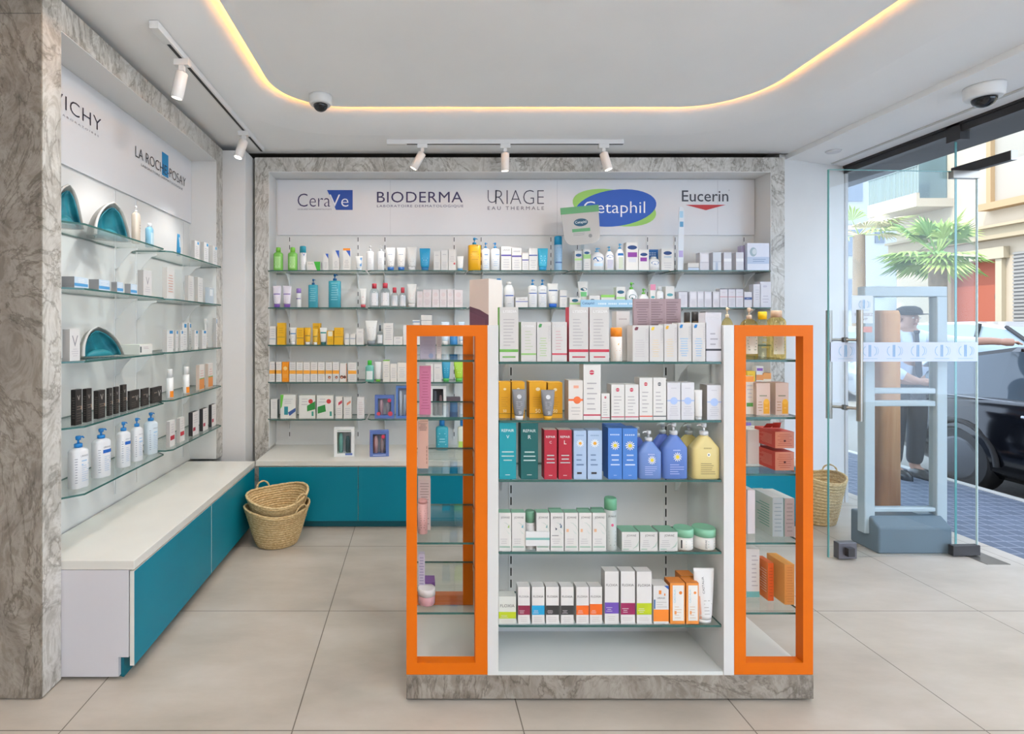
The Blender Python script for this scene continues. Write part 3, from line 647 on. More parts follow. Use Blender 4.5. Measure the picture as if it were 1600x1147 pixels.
# -------- back wall, top shelf
row(ctxB(0, 'on the top back shelf'), [
 ('bot', 426, 441, 386, 'green lotion bottle with lime cap', dict(c='#7cbf55', cap='#7cc242', pr=[('r', .2, .1, .85, .6, '#a8d98a'), ('l', .15, .5, 4, '#e9f5e0')])),
 ('bot', 448.6, 463.6, 386, 'green lotion bottle with lime cap', dict(c='#7cbf55', cap='#7cc242', pr=[('r', .2, .1, .85, .6, '#a8d98a'), ('l', .15, .5, 4, '#e9f5e0')])),
 ('stick', 467, 477.5, 384, 'white tube with teal cap', dict(cap='#1f8fa3', ph=.27, fl=.7, pr=[('l', .1, .4, 3, LG), ('p', [(.45, .72), (.95, .72), (.75, .6)], '#2a62b5')])),
 ('box', 480, 500.5, 409, 'low white carton with green corner', dict(pr=[('p', [(.5, 1), (1, 1), (1, 0), (.75, 0)], '#3fae35'), ('t', 'CeraVe', .26, .78, .4, '#3d6b55')])),
 ('box', 505, 513, 396.5, 'slim white carton with blue wedge', dict(pr=[('p', [(.4, 1), (1, 1), (1, .7)], '#2b58b5'), lines()])),
 ('box', 520, 530, 391.5, 'white carton with blue wedge', dict(pr=[('p', [(.4, 1), (1, 1), (1, .6)], '#2b58b5'), lines()])),
 ('box', 536, 547.5, 388, 'white carton with orange lid and blue wedge', dict(top='#f0902c', pr=[('b', .9, 1, '#f0902c'), ('p', [(.4, .9), (1, .9), (1, .6)], '#2b58b5'), lines()])),
 ('tube', 554.5, 566.5, 400, 'short white tube with blue side', dict(cap='#d5dbe2', pr=[('r', .7, .3, 1, .9, '#5b93c8'), lines()])),
 ('pump', 572, 584, 383.5, 'white pump bottle', dict(cap='#e2e2e2', pr=[('l', .2, .5, 4, '#c8c6cc')])),
 ('pump', 588.5, 600.5, 383.5, 'white pump bottle', dict(cap='#e2e2e2', pr=[('l', .2, .5, 4, '#c8c6cc')])),
 ('tube', 603, 617.5, 386.5, 'white tube with blue cap', dict(cap='#2767ae', pr=[('w', '', .5, .7, .6, '#7b8db2'), lines()])),
 ('tube', 619.5, 634, 386.5, 'white tube with blue cap', dict(cap='#2767ae', c='#e2ded9', pr=[('w', '', .5, .7, .6, '#7b8db2'), lines()])),
 ('tube', 636, 651.5, 385.5, 'all white tube', dict(cap='#e0ddda', pr=[lines()])),
 ('tube', 655.5, 672.5, 387.5, 'bright blue tube', dict(c='#2aa0cf', cap='#1f78ae', pr=[('l', .25, .6, 4, '#a9dcef')])),
 ('box', 677.5, 688.3, 393, 'narrow white carton', dict(W_)), ('box', 689, 700, 391.5, 'narrow white carton', dict(W_)),
 ('box', 700.5, 712.5, 389.5, 'white carton with a red dot', dict(pr=[('e', .8, .33, .14, '#d4555a'), ('l', .4, .7, 4, LG)])),
 ('tube', 713.5, 724.8, 400, 'small white tube with pale blue cap', dict(cap='#5f9ac4', pr=[lines()])),
 ('pump', 732, 752, 370.5, 'large amber oil bottle with blue pump', dict(c='#e0a514', cap='#1a86b8', ph=.21, n=4, sh=.04, pr=[('l', .3, .6, 4, '#b8860f'), ('t', 'URIAGE', .5, .75, .6, '#a87a10')])),
 ('pump', 752.8, 765.5, 378.5, 'white bottle with blue pump', dict(pr=[('r', .3, .55, .8, .58, '#6d9bd0'), ('l', .08, .42, 5, '#9db9d8')])),
 ('pump', 767, 781.5, 378.5, 'white bottle with blue pump', dict(dir=-1, pr=[('r', .5, .55, .95, .58, '#6d9bd0'), ('l', .08, .42, 5, '#9db9d8')])),
 ('box', 783, 799, 385, 'white carton with violet stripe', dict(pr=[('b', .60, .66, '#5c4f9c'), ('l', .1, .5, 4, LG), ('t', 'URIAGE', .5, .85, .7, '#8d8b98')])),
 ('box', 799.8, 815, 387.5, 'white carton with violet stripe', dict(pr=[('b', .60, .67, '#5c4f9c'), ('l', .1, .5, 4, LG), ('t', 'URIAGE', .5, .85, .7, '#8d8b98')])),
 ('box', 815.6, 826, 395.5, 'short white carton with violet stripe', dict(pr=[('b', .58, .64, '#4f4f9c'), ('l', .1, .5, 4, LG)])),
 ('box', 826.6, 839.8, 388, 'white carton with blue stripe', dict(pr=[('b', .66, .71, '#4f62a8'), ('l', .1, .5, 4, LG)])),
 ('tube', 841, 857.3, 387.5, 'sky blue tube', dict(c='#3fb4d4', cap='#2592bf', pr=[('l', .3, .7, 4, '#c5ecf4')])),
 ('stick', 867.3, 880, 368.5, 'tall pale blue spray can with bright blue cap', dict(c='#9cc0de', cap='#1598cc', ph=.25, pr=[('l', .3, .7, 5, '#6f94c0'), ('r', .05, .22, .95, .26, '#4a6ea8')])),
 ('box', 898, 910, 392, 'small white carton with green band', dict(pr=[('e', .5, .78, .4, '#24598c', .5), ('b', .52, .62, '#b9dc8c'), ('l', .1, .4, 3, LG)])),
 ('box', 911, 923, 389.5, 'white carton with wide green band', dict(pr=[('e', .5, .83, .36, '#24598c', .5), ('b', .56, .76, '#a8d48a'), ('l', .1, .4, 3, LG)])),
 ('pump', 924.5, 945.5, 386.5, 'wide white lotion bottle with pale blue pump', dict(cap='#6fb2dc', n=3, ph=.18, sh=.25, pr=[('e', .5, .5, .4, '#1f66a8', .45), ('r', .15, .2, .85, .32, '#c3dbee')])),
 ('pump', 946.5, 960.5, 384.5, 'white lotion bottle with round shoulders', dict(cap='#4ba0cf', dir=-1, sh=.3, pr=[('e', .5, .58, .42, '#1f66a8', .4), ('r', .15, .1, .85, .45, '#b9b9c9')])),
 ('pump', 963, 977, 380, 'white lotion bottle with round shoulders', dict(cap='#4ba0cf', sh=.3, pr=[('r', .15, .55, .85, .64, '#1f66a8'), ('r', .25, .08, .8, .5, '#c5cdb8')])),
 ('box', 978.5, 997.3, 378.8, 'white carton with purple panel', dict(pr=[('e', .5, .82, .4, '#1b3f78', .45), ('r', .12, .48, .9, .65, '#8a3a98'), ('r', .18, .3, .82, .45, '#cfd0d6')])),
 ('box', 998, 1014, 389.8, 'smaller white carton with purple panel', dict(pr=[('e', .5, .76, .36, '#1b3f78', .45), ('r', .15, .44, .8, .62, '#8a3a98')])),
 ('bot', 1015, 1032.8, 400.5, 'round white bottle with blue mark', dict(ph=.12, sh=.3, cap='#dfe3e6', pr=[('e', .5, .55, .36, '#2a66a8', .45), ('l', .1, .3, 2, '#8fb6d6')])),
 ('box', 1033.5, 1053, 388.7, 'white carton with grey band', dict(pr=[('e', .5, .8, .34, '#1b3f78', .45), ('r', .2, .58, .8, .68, '#b7c5d0'), ('l', .1, .4, 3, LG)])),
 ('box', 1075, 1092.5, 411, 'low white carton with dark line', dict(pr=[('b', .38, .44, '#63708c'), ('b', 0, .36, '#c9d5e8')])),
 ('box', 1093.5, 1107.8, 394.5, 'pale grey facial care carton', dict(c='#cfccd0', f='#d8d6dc', pr=[('r', .15, .5, .9, .9, '#e4e2e8'), ('b', .44, .46, '#a9a6b4')])),
 ('box', 1114, 1127, 394.3, 'pale grey carton with blue lower half', dict(c='#cfccd0', f='#d6dae2', pr=[('b', .48, .5, '#8f9bb5'), ('r', .3, .0, .6, .46, '#b4bfd2')])),
 ('box', 1131, 1143, 394.3, 'pale grey carton with white band', dict(c='#cfccd0', f='#d6d6de', pr=[('b', .5, .66, '#eeeef2')])),
 ('box', 1150, 1162, 394.3, 'pale grey carton with white band', dict(c='#cfccd0', f='#d8d8e0', pr=[('b', .5, .66, '#eeeef2')])),
 ('box', 1158, 1168, 384, 'lilac carton', dict(c='#bdb3d0', dy=.07, lab='lilac carton behind the white picture tin on the top back shelf')),
 ('box', 1167.5, 1202, 380, 'white tin with a picture of a face', dict(c='#c4cce0', f='#dcdfec', d=.03, plain=1, pr=[('r', 0, .25, 1, .5, '#b8c6dd'), ('e', .27, .68, .16, '#9fb3bd', 1.3), ('e', .32, .69, .10, '#cdd4da', 1.3), ('l', .3, .45, 2, '#7f93b5', .25, .9)])),
])
# -------- second back shelf
PKB = dict(c='#ddd3d3', pr=[('e', .5, .72, .3, '#d9c8c8'), ('l', .15, .45, 4, '#c2a9ac')])
EUC = dict(c='#d8d6dd', pr=[('r', .15, .55, .85, .9, '#e4e2e9'), ('l', .1, .45, 4, '#bfbcc8')])
EUR = dict(c='#d8d6dd', top='#5c5c68', pr=[('b', .96, 1, '#6a6a78'), ('b', .55, .575, '#c9707c'), ('w', '', .5, .8, .45, '#b9aeb8'), ('l', .1, .45, 4, '#bfbcc8')])
row(ctxB(1, 'on the second back shelf'), [
 ('tube', 425.5, 438.5, 446.5, 'white and violet tube with purple cap', dict(c='#dcd6e2', cap='#7a52a8', pr=[('b', .6, .64, '#6b4fa0'), ('l', .25, .5, 3, LG)])),
 ('tube', 441, 454.5, 446.5, 'white and violet tube with purple cap', dict(c='#dcd6e2', cap='#7a52a8', pr=[('b', .6, .64, '#6b4fa0'), ('l', .25, .5, 3, LG)])),
 ('stick', 462, 470, 450.5, 'slim white stick with lilac cap', dict(cap='#9a7cc8', pr=[('b', .44, .48, '#6b4fa0')])),
 ('pump', 481, 496, 435.5, 'teal wash bottle with dark blue pump', dict(c=TEALL, cap='#175f95', n=4, sh=.03, pr=[('l', .2, .7, 7, '#8fd0dc')])),
 ('pump', 512.5, 532, 427.5, 'larger teal wash bottle with dark blue pump', dict(c=TEALL, cap='#175f95', n=4, sh=.03, pr=[('l', .2, .75, 8, '#8fd0dc')])),
 ('tube', 561.5, 572.5, 451, 'narrow white tube with red cap', dict(cap='#c8525c', pr=[('l', .25, .6, 4, '#d9a9a9')])),
 ('bot', 577, 592, 442.8, 'clear micellar water bottle with red cap', dict(c=CLEAR, cap='#c83e4e', sh=.25, pr=[('r', .06, .08, .94, .6, '#e2e0e2'), ('l', .15, .5, 4, LG)])),
 ('bot', 593.5, 609.5, 442, 'clear micellar water bottle with red cap', dict(c=CLEAR, cap='#c83e4e', sh=.25, pr=[('r', .06, .08, .94, .6, '#e2e0e2'), ('l', .15, .5, 4, LG)])),
 ('bot', 610.2, 622.5, 449, 'small clear bottle with red cap', dict(c=CLEAR, cap='#c83e4e', sh=.25, ph=.26, pr=[('r', .06, .08, .94, .6, '#e2e0e2')])),
 ('bot', 623.2, 635, 449, 'small clear bottle with red cap', dict(c=CLEAR, cap='#c83e4e', sh=.25, ph=.26, pr=[('r', .06, .08, .94, .6, '#e2e0e2')])),
 ('tube', 636, 651, 443.5, 'tall white tube with pink lines', dict(cap='#dcd8d6', pr=[('l', .3, .6, 4, '#d9b0b0')])),
] + [('box', a, b, t, 'pale pink carton', dict(PKB)) for a, b, t in ((651.5, 660.6, 455.5), (661, 674, 452.5), (675, 686.5, 452.5), (687, 698, 452.5), (698.5, 708.7, 452.5), (709.5, 723, 453))] + [
 ('bot', 773, 787, 435, 'white bottle with round blue cap', dict(cap='#1678b8', ph=.17, cr=.5, lab='white bottle with blue cap rising behind the big beige box')),
 ('bot', 788, 804.5, 440, 'round white bottle with blue stripe', dict(cap='#dcd8d4', sh=.3, ph=.12, pr=[('b', .44, .48, '#2d59b0'), ('l', .1, .38, 3, LG)])),
 ('box', 805.5, 825, 464.5, 'low white carton with blue line', dict(pr=[('b', .55, .62, '#3b5fb5'), ('t', 'URIAGE', .5, .8, .5, '#8a8a98')])),
 ('pump', 826, 840, 436.5, 'white body lotion with blue pump', dict(pr=[('b', .49, .52, '#2d59b0'), ('l', .1, .44, 5, '#b6bccb'), ('t', 'URIAGE', .5, .62, .6, '#8a8a98')])),
 ('pump', 841.5, 855, 436.5, 'white body lotion with blue pump', dict(pr=[('b', .49, .52, '#2d59b0'), ('l', .1, .44, 5, '#b6bccb'), ('t', 'URIAGE', .5, .62, .6, '#8a8a98')])),
 ('tube', 856.5, 873.5, 442.5, 'large white tube with blue stripe and blue cap', dict(cap='#2565c4', pr=[('b', .68, .73, '#4a6a9c'), ('l', .3, .6, 5, LG)])),
 ('box', 874.8, 885.5, 453.5, 'slim white carton with blue line', dict(pr=[('b', .62, .66, '#4a6a9c'), ('l', .1, .5, 4, LG)])),
 ('box', 890, 907, 465, 'low white and green carton', dict(pr=[('e', .5, .7, .3, '#1f6076', .5), ('b', .3, .48, '#a8d48a')])),
 ('tube', 904, 920.5, 439.5, 'standing white and green tube', dict(cap='#e0e0e0', dy=.05, pr=[('e', .55, .7, .4, '#1f6076', .4), ('r', .15, .42, .9, .6, '#6fc07a')])),
 ('box', 920.5, 937.5, 462, 'low white carton with dark oval', dict(pr=[('e', .3, .62, .22, '#2c4a5a', .5)])),
 ('box', 939, 960.5, 460.8, 'white carton with green lid', dict(top='#8ccc5a', pr=[('b', .8, 1, '#8ccc5a'), ('e', .5, .4, .22, '#1f6076', .5)])),
 ('box', 963, 976.7, 448.5, 'white carton with green stripe and dark oval', dict(pr=[('e', .5, .75, .4, '#1f5a76', .5), ('b', .42, .52, '#a8d48a'), ('l', .1, .3, 2, LG)])),
 ('pump', 980, 997.5, 440.8, 'white bottle with green pump', dict(cap='#6fc04a', sh=.35, ph=.28, pr=[('e', .5, .42, .36, '#1f6a6a', .6)])),
 ('pump', 999.5, 1015.5, 450.5, 'short white bottle with green pump', dict(cap='#6fc04a', sh=.35, ph=.3, pr=[('e', .5, .3, .36, '#1f6a6a', .6)])),
 ('box', 1016, 1024.5, 444.5, 'white carton with pink lid', dict(top='#d98aa6', pr=[('b', .75, 1, '#d98aa6'), ('e', .5, .45, .36, '#4a9aa0', .6)])),
 ('bot', 1026, 1038.5, 447.5, 'small pale bottle with dark oval', dict(sh=.2, pr=[('e', .6, .35, .3, '#3a8a70', .9)])),
 ('box', 1040, 1053.5, 447.5, 'white carton with teal marks', dict(pr=[('e', .5, .6, .36, '#5aa0aa', .5), ('l', .1, .4, 3, LG)])),
 ('box', 1060.5, 1074, 455.5, 'white carton with dark lid edge', dict(c='#d8d6dd', top='#55555f', pr=[('b', .97, 1, '#6a6a78'), ('l', .15, .8, 8, '#bfbcc8')])),
] + [('box', a, b, 455.8, 'plain white skincare carton', dict(EUC)) for a, b in ((1077.6, 1089), (1089.7, 1099.7), (1100.5, 1112), (1114, 1124))] + [
 ] + [('box', a, b, 451, 'white carton with thin red line', dict(EUR)) for a, b in ((1124.8, 1137), (1138.2, 1149), (1149.7, 1161.2))] + [
 ('box', 1163, 1175, 456.3, 'white carton with navy band', dict(c='#d8d6dd', pr=[('b', .5, .66, '#4a5f94'), ('w', '', .5, .58, .4, '#dfe4f0')])),
 ('box', 1177.2, 1188.6, 444.2, 'tall narrow white carton', dict(c='#d8d6dd', pr=[('l', .3, .8, 5, '#bfbcc8')])),
 ('box', 1189.5, 1206.8, 440.3, 'tall wide white carton', dict(c='#dcdae2', pr=[('l', .15, .5, 3, '#bfbcc8'), ('e', .45, .82, .2, '#c9c6d4', .5)])),
])
# -------- third back shelf
YEL = '#e8b018'
row(ctxB(2, 'on the third back shelf'), [
 ('box', 421, 430.8, 510, 'slim white carton with blue lines', dict(pr=[('b', .3, .33, '#6f8fb5'), ('l', .45, .9, 4, LG)])),
 ('box', 433, 445, 504.5, 'tall yellow carton', dict(c=YEL, pr=[('b', .33, .36, '#a88a30'), ('l', .5, .8, 3, '#c8961a')])),
 ('tube', 452, 462.8, 512, 'small white tube with blue stripe', dict(cap='#dcdcdc', pr=[('b', .62, .68, '#3f7fb5'), ('l', .3, .5, 2, LG)])),
 ('box', 463.5, 474.3, 512.3, 'short yellow carton', dict(c=YEL, pr=[('b', .38, .42, '#8c7a40'), ('l', .5, .9, 3, '#c8961a')])),
 ('tube', 475.2, 485.3, 512, 'short yellow tube with white cap', dict(c=YEL, cap='#dcdcdc', pr=[('b', .5, .55, '#8c7a40')])),
 ('box', 488.5, 500.3, 505, 'taller yellow carton set back', dict(c=YEL, dy=.05, pr=[('l', .5, .9, 3, '#c8961a')])),
 ('tube', 488, 496.5, 514, 'tiny yellow tube', dict(c='#e6b83a', cap='#dcdcdc', pr=[('b', .5, .55, '#8c7a40')], lab='small yellow tube in front of the taller yellow carton, third back shelf')),
 ('tube', 499.2, 510.4, 512, 'white tube with dark teal cap', dict(cap='#2b6a6a', pr=[('b', .66, .74, '#2f8f8a'), ('l', .3, .6, 3, LG)])),
 ('box', 511, 521, 516.7, 'small yellow carton with white window', dict(c=YEL, pr=[('r', .15, .6, .85, .95, '#e8e0c8'), ('l', .2, .4, 2, '#c8961a')])),
 ('box', 522, 535.8, 512, 'wide yellow carton', dict(c=YEL, pr=[('b', .45, .48, '#8c7a40'), ('l', .6, .9, 3, '#c8961a')])),
 ('box', 539, 545.7, 522, 'tiny white carton with blue line', dict(pr=[('b', .55, .6, '#5f7fa8')])), ('box', 547.2, 555.3, 522, 'tiny white carton with blue line', dict(pr=[('b', .55, .6, '#5f7fa8')])),
 ('box', 557, 568.3, 513.8, 'medium white carton', dict(W_)),
 ('tube', 570.5, 589, 501.3, 'large white tube with grey cap', dict(cap='#8f9499', pr=[('l', .3, .75, 6, LG)])),
 ('bot', 588.8, 598.3, 508, 'clear dropper bottle with dark cap', dict(c=CLEAR, cap='#5a6068', ph=.3, cr=.3, sh=.2, pr=[('r', .05, .08, .95, .5, '#e0e0e0')])),
 ('box', 599, 614.6, 505, 'tall white carton with grey side', dict(side='#b5b3b5', pr=[('l', .2, .9, 7, LG)])),
 ('box', 615.2, 629, 526, 'low white carton', dict(W_)),
 ('box', 630, 643, 508, 'upright white carton', dict(c='#e2ddda', lab='white carton half hidden behind the left orange frame, third back shelf')),
 ('box', 645, 656, 500, 'tall white carton with blue edge', dict(pr=[('b', .9, .94, '#6f8fb5')])),
 ('box', 658, 675, 491.5, 'tallest white carton with black lid line', dict(pr=[('b', .985, 1, '#3a3a40'), ('b', .8, .81, '#3a3a40')])),
 ('tube', 689.5, 702, 503, 'white tube with blue tint', dict(c='#d5e2ee')),
 ('jar', 702.8, 715.8, 512, 'blue jar', dict(c='#3a86c0', cap='#2f74b0', pr=[('l', .3, .5, 2, '#a9cbe4')])),
 ('tube', 716.4, 726, 503, 'white tube with blue tint', dict(c='#cfe0ee')),
])
# -------- fourth back shelf
BAR = [('b', .40, .58, '#f0a63a'), ('l', .08, .34, 3, LG), ('l', .64, .92, 3, LG)]
row(ctxB(3, 'on the fourth back shelf'),
 [('box', a, b, 565.5, 'white carton with amber band', dict(pr=BAR)) for a, b in ((418.3, 429), (429.5, 440))] + [('box', 440.6, 451, 566, 'solid orange carton', dict(c='#ee9310', pr=[('e', .5, .68, .3, '#f5d089'), ('l', .2, .4, 3, '#f5c070')]))] +
 [('box', a, b, 566, 'white carton with amber band', dict(pr=BAR)) for a, b in ((451.9, 462.4), (463, 473.4), (474, 484.6), (485.2, 496), (496.6, 507.6))] +
 [('box', a, b, 566, 'amber banded carton with a face', dict(pr=BAR + [('e', .6, .22, .22, '#8a5a48'), ('e', .62, .2, .12, '#d8a08a')])) for a, b in ((508.4, 519), (519.6, 530))] +
 [('box', 530.6, 541.6, 568, 'white carton with two faces', dict(pr=[('r', .08, .45, .92, .95, '#e4dcd8'), ('e', .3, .25, .26, '#7a4a3a'), ('e', .72, .25, .22, '#6a4038'), ('e', .3, .22, .13, '#d8a08a'), ('r', .94, 0, 1, 1, '#e88a4a')])),
  ('box', 543.8, 557, 566.5, 'wide white carton with amber band', dict(pr=BAR)),
 ('bot', 570.5, 584, 563.5, 'blue green toner bottle with bright green cap', dict(c='#6fb8a8', cap='#3fb83a', ph=.22, pr=[('r', .1, .1, .9, .5, '#dfe6e4')])),
 ('tube', 585.3, 595.6, 565.8, 'white tube with green cap', dict(cap='#6fb83a', ph=.12, pr=[lines()])),
 ('box', 598.3, 609, 563, 'white carton with green lid', dict(c='#dfdad2', top='#6fb83a', pr=[('b', .96, 1, '#7fc04a'), ('l', .2, .8, 6, LG)])),
 ('box', 609.5, 620.3, 569, 'cream carton', dict(c='#e2dcd4', pr=[('l', .2, .8, 6, LG)])), ('box', 621, 635, 567, 'cream carton', dict(c='#e2dcd4', pr=[('l', .2, .8, 6, LG)])),
 ('box', 665, 677, 569, 'white carton seen through the orange frame', dict(W_)), ('box', 677.8, 690, 569, 'white carton seen through the orange frame', dict(W_)),
 ('tube', 690.5, 704, 565, 'teal tube with green cap', dict(c='#1f92b5', cap='#4fae5a', pr=[('l', .4, .7, 3, '#8fd0e0')])),
 ('tube', 709.5, 725.5, 565, 'lime green tube', dict(c='#a5cf3a', cap='#5fb84a', pr=[('l', .4, .7, 3, '#e0f0b0')])),
 ('box', 1167, 1180, 580, 'yellow carton', dict(c='#eec43a', pr=[('l', .2, .7, 4, '#c89a2a')])), ('box', 1181.5, 1193, 572.5, 'white carton with violet and orange marks', dict(pr=[('r', .1, .7, .9, .88, '#8a5ab0'), ('b', .1, .45, '#e89a5a')])),
 ('box', 1194.5, 1208, 583, 'orange and cream carton', dict(c='#e8a05a', pr=[('b', 0, .3, '#e4d8c8')])),
])
# -------- fifth back shelf
row(ctxB(4, 'on the lowest back shelf'), [
 ('box', 423, 433.5, 624.5, 'slim white carton with dark side', dict(side='#4a5a58', pr=[('l', .5, .9, 4, LG)])),
 ('box', 438, 462, 617, 'white carton with green splash and bottle picture', dict(c='#e0e0da', pr=[('p', [(0, 1), (.22, 1), (.1, .5), (0, .4)], '#6fc04a'), ('r', .25, .15, .5, .5, '#2f8f9a'), ('p', [(.5, .25), (1, .45), (1, .3), (.6, .1)], '#3a5a9a'), ('l', .6, .85, 3, LG)])),
 ('box', 467, 492.6, 618, 'white carton with red seal and green swoosh', dict(c='#e0e0da', pr=[('e', .72, .74, .14, '#c83a3a'), ('p', [(.5, .55), (1, .75), (1, .4), (.5, .3)], '#2f8a3f'), ('l', .55, .9, 3, LG, .1, .6), ('r', .78, .1, .9, .3, '#3a9a8a')])),
 ('box', 495, 521, 618, 'white carton with red seal and green panel', dict(c='#e0e0da', pr=[('e', .72, .74, .14, '#c83a3a'), ('p', [(.05, .2), (.55, .3), (.5, .6), (.05, .5)], '#2f8a3f'), ('l', .65, .9, 2, LG, .1, .6), ('r', .78, .1, .9, .3, '#3a9a8a')])),
 ('box', 524.3, 535.2, 620.5, 'slim white carton with red slash', dict(c='#e0dcd8', pr=[('p', [(.4, .6), (.95, .72), (.95, .86), (.4, .74)], '#c8455a'), ('l', .15, .5, 4, LG)])),
 ('box', 537, 549.2, 620.5, 'slim white carton with orange slash', dict(c='#e0dcd8', pr=[('p', [(.4, .6), (.9, .72), (.9, .84), (.4, .72)], '#e08a6a'), ('l', .15, .5, 4, LG)])),
 ('box', 557.8, 569, 621, 'lone slim white carton', dict(c='#e0dcda', pr=[('l', .15, .8, 7, '#cfb9b5')])),
 ('win', 585.5, 616, 618, 'blue bordered window carton', dict(c='#5b74b5', d=.05, items=('#c9a0a8', '#a9a0a8'), pr=[('e', .75, .78, .1, '#c83a5a'), ('e', .2, .2, .1, '#d84a5a'), ('e', .8, .2, .12, '#d84a5a')])),
 ('win', 618.5, 640, 603.5, 'taller blue window carton beside the orange frame', dict(c='#5b7fc0', d=.05, items=('#e0e2e6', '#d0d4e0'))),
 ('win', 672, 697, 603.8, 'white framed window carton with dark picture', dict(c='#e4e4e4', d=.04, **{'in': '#3a3a40'}, items=('#5a5a60', '#8a6a6a'))),
 ('box', 698, 719.5, 621, 'flat dark carton', dict(c='#5a5058')),
])
ctx = dict(side='y', Y=4.12, z=.4745, on='on the back bench', d=.06, group='products standing on the back bench')
row(ctx, [
 ('bot', 681, 701, 657, 'blue green mouthwash bottle with blue cap', dict(c='#3aa5b8', cap='#1a7ac0', ph=.2, cr=.42, n=3.5, pr=[('l', .15, .6, 5, '#a8dce4')])),
 ('bot', 715, 730, 657, 'white and green bottle with blue cap', dict(c='#dce4d4', cap='#1a7ac0', ph=.2, cr=.42, n=3.5, pr=[('b', .1, .3, '#b5d86a')])),
 ('bot', 1166, 1176, 661, 'white bottle with tall purple cap', dict(cap='#8a78c8', ph=.5, cr=.9, lab='purple capped bottle on the bench seen through the right orange frame')),
])
ctx['Y'] = 3.92
row(ctx, [('win', 521, 553, 670, 'white and green gift carton with window', dict(c='#e4e6e6', side='#7ab558', d=.075, rz=.1, items=('#7fb8b0', '#3f5f66'), pr=[('l', .9, .98, 1, '#8fae9a'), ('r', .55, .05, .9, .12, '#5b74b5')], lab='white and green window carton standing on the back bench')),
 ('win', 577, 607, 674, 'blue carton with red side and window', dict(c='#5f78b8', side='#c03a4a', d=.06, rz=.12, items=('#d8a8a8', '#b8a0a0'), pr=[('e', .7, .78, .1, '#c83a5a'), ('l', .02, .1, 1, '#c8d0e8')], lab='blue and red window carton standing on the back bench'))])
# wide display pieces standing on the back shelves
st = MB(); st.box(0, 0, 0, .405, .004, .056, mat('#9cc4de')); [st.box(.13 + .013 * i, -.0006, .020, .13 + .013 * i + .008, 0, .032, mat("#e2ecf4")) for i in range(20) if i % 6 != 5]; add_text(st, 'Cetaphil', lambda u, v: (u, -.0006, v), .01, .10, .016, .04, mat('#1f4f86'))
tag(st.build('shelf_strip', loc=(1.233, 4.072, 1.5575)), 'light blue printed strip clipped along the front of the second back shelf', 'shelf strip')
st = MB(); st.box(0, 0, 0, .165, .003, .075, mat('#2a6cb5')); st.box(.06, -.0004, -.055, .14, .003, 0, mat('#2f78c4')); st.box(.085, 0, -.104, .1, .003, -.055, mat('#dfe4ea')); [st.box(.02 + .02 * i, -.0008, z, .036 + .02 * i, 0, z + .006, mat('#b9d0ea')) for i in range(6) for z in (.03, .045)]
p_ = at(1002, 394, 4.2); tag(st.build('display_card', loc=(p_.x, 4.25, BZ[0] + .1045)), 'blue display card standing behind cartons on the top back shelf', 'display card')
tb = MB(); pts = [(0, 0), (.022, -.003), (.04, 0), (.046, .2), (.05, .44), (.044, .47), (.03, .485), (.016, .48), (.01, .45)]
k = len(pts); tb.add([(x, 0, z) for x, z in pts] + [(x, .006, z) for x, z in pts], [list(range(k)), list(range(k, 2 * k))[::-1]] + [[i, i + k, (i + 1) % k + k, (i + 1) % k] for i in range(k)], mat('#dde4ec'))
tb.box(.008, -.0006, .1, .04, 0, .15, mat('#b7a9d8')); tb.box(.016, -.0006, .33, .042, 0, .37, mat('#5f9ec8')); tb.box(.014, -.0006, .40, .04, 0, .45, mat('#a9d0e8'))
tag(tb.build('display_card', loc=(at(1059, 400, 4.13).x, 4.13, BZ[0] + .004)), 'tall slim white display card shaped like a bottle under the red triangle sign', 'display card')
# tub shaped sign standing on a clear stem
r = empty('tub_sign', (1.245, 4.06, BZ[0])); tag(r, 'green and white tub shaped sign hanging in front of the large oval logo', 'sign')
def tubp(w0, w1, h, rr_):
    return [(-w0, h), (-w1, rr_)] + [(-w1 + rr_ - rr_ * math.cos(a * PI / 12), rr_ - rr_ * math.sin(a * PI / 12)) for a in range(1, 6)] + [(-w1 + rr_, 0), (w1 - rr_, 0)] + [(w1 - rr_ + rr_ * math.sin(a * PI / 12), rr_ - rr_ * math.cos(a * PI / 12)) for a in range(1, 6)] + [(w1, rr_), (w0, h)]
m_ = MB(); pp = tubp(.14, .135, .235, .07); k = len(pp)
m_.add([(x, 0, z) for x, z in pp] + [(x, .004, z) for x, z in pp], [list(range(k)), list(range(k, 2 * k))[::-1]] + [[i, i + k, (i + 1) % k + k, (i + 1) % k] for i in range(k)], mat('#b9b6b2'))
fnp = lambda u, v, e=.0005: (-.14 + .28 * u, -e, .30 * v)
prints(m_, [('e', .5, .55, .19, '#16506a', .55), ('t', 'Cetaphil', .5, .55, .3, '#e8ecec'), ('r', .25, .32, .73, .40, '#5fa36f'), ('l', .22, .3, 2, '#8a8a88', .27, .6), ('e', .72, .2, .05, '#8a8a88')], fnp, .28 / .30)
tub = m_.build('tub_body', r, loc=(0, 0, .19), rot=(0, -.09, 0))
m_ = MB(); m_.box(-.143, -.002, .235, .143, .005, .285, mat('#5f9f6c')); m_.build('lid', tub)
m_ = MB(); m_.box(-.012, .006, .0, .012, .008, .36, PLASTIC); m_.build('stem', r)
def ctxG(i, on): return dict(side='y', lim=(.311, 1.1515), Y=2.052, z=GZ[i], on=on, d=.055, group='products on the ' + on.replace('on the ', ''))
GW = '#d1cecb'
def lys(c, nm='LYSEDIA'): return dict(c=GW, side=c, d=.05, pr=[('b', .175, .225, c), ('t', nm, .55, .92, .72, '#f4f4f4'), ('l', .27, .8, 9, '#b2aeb0', .2, .8), ('l', .04, .13, 1, c)])
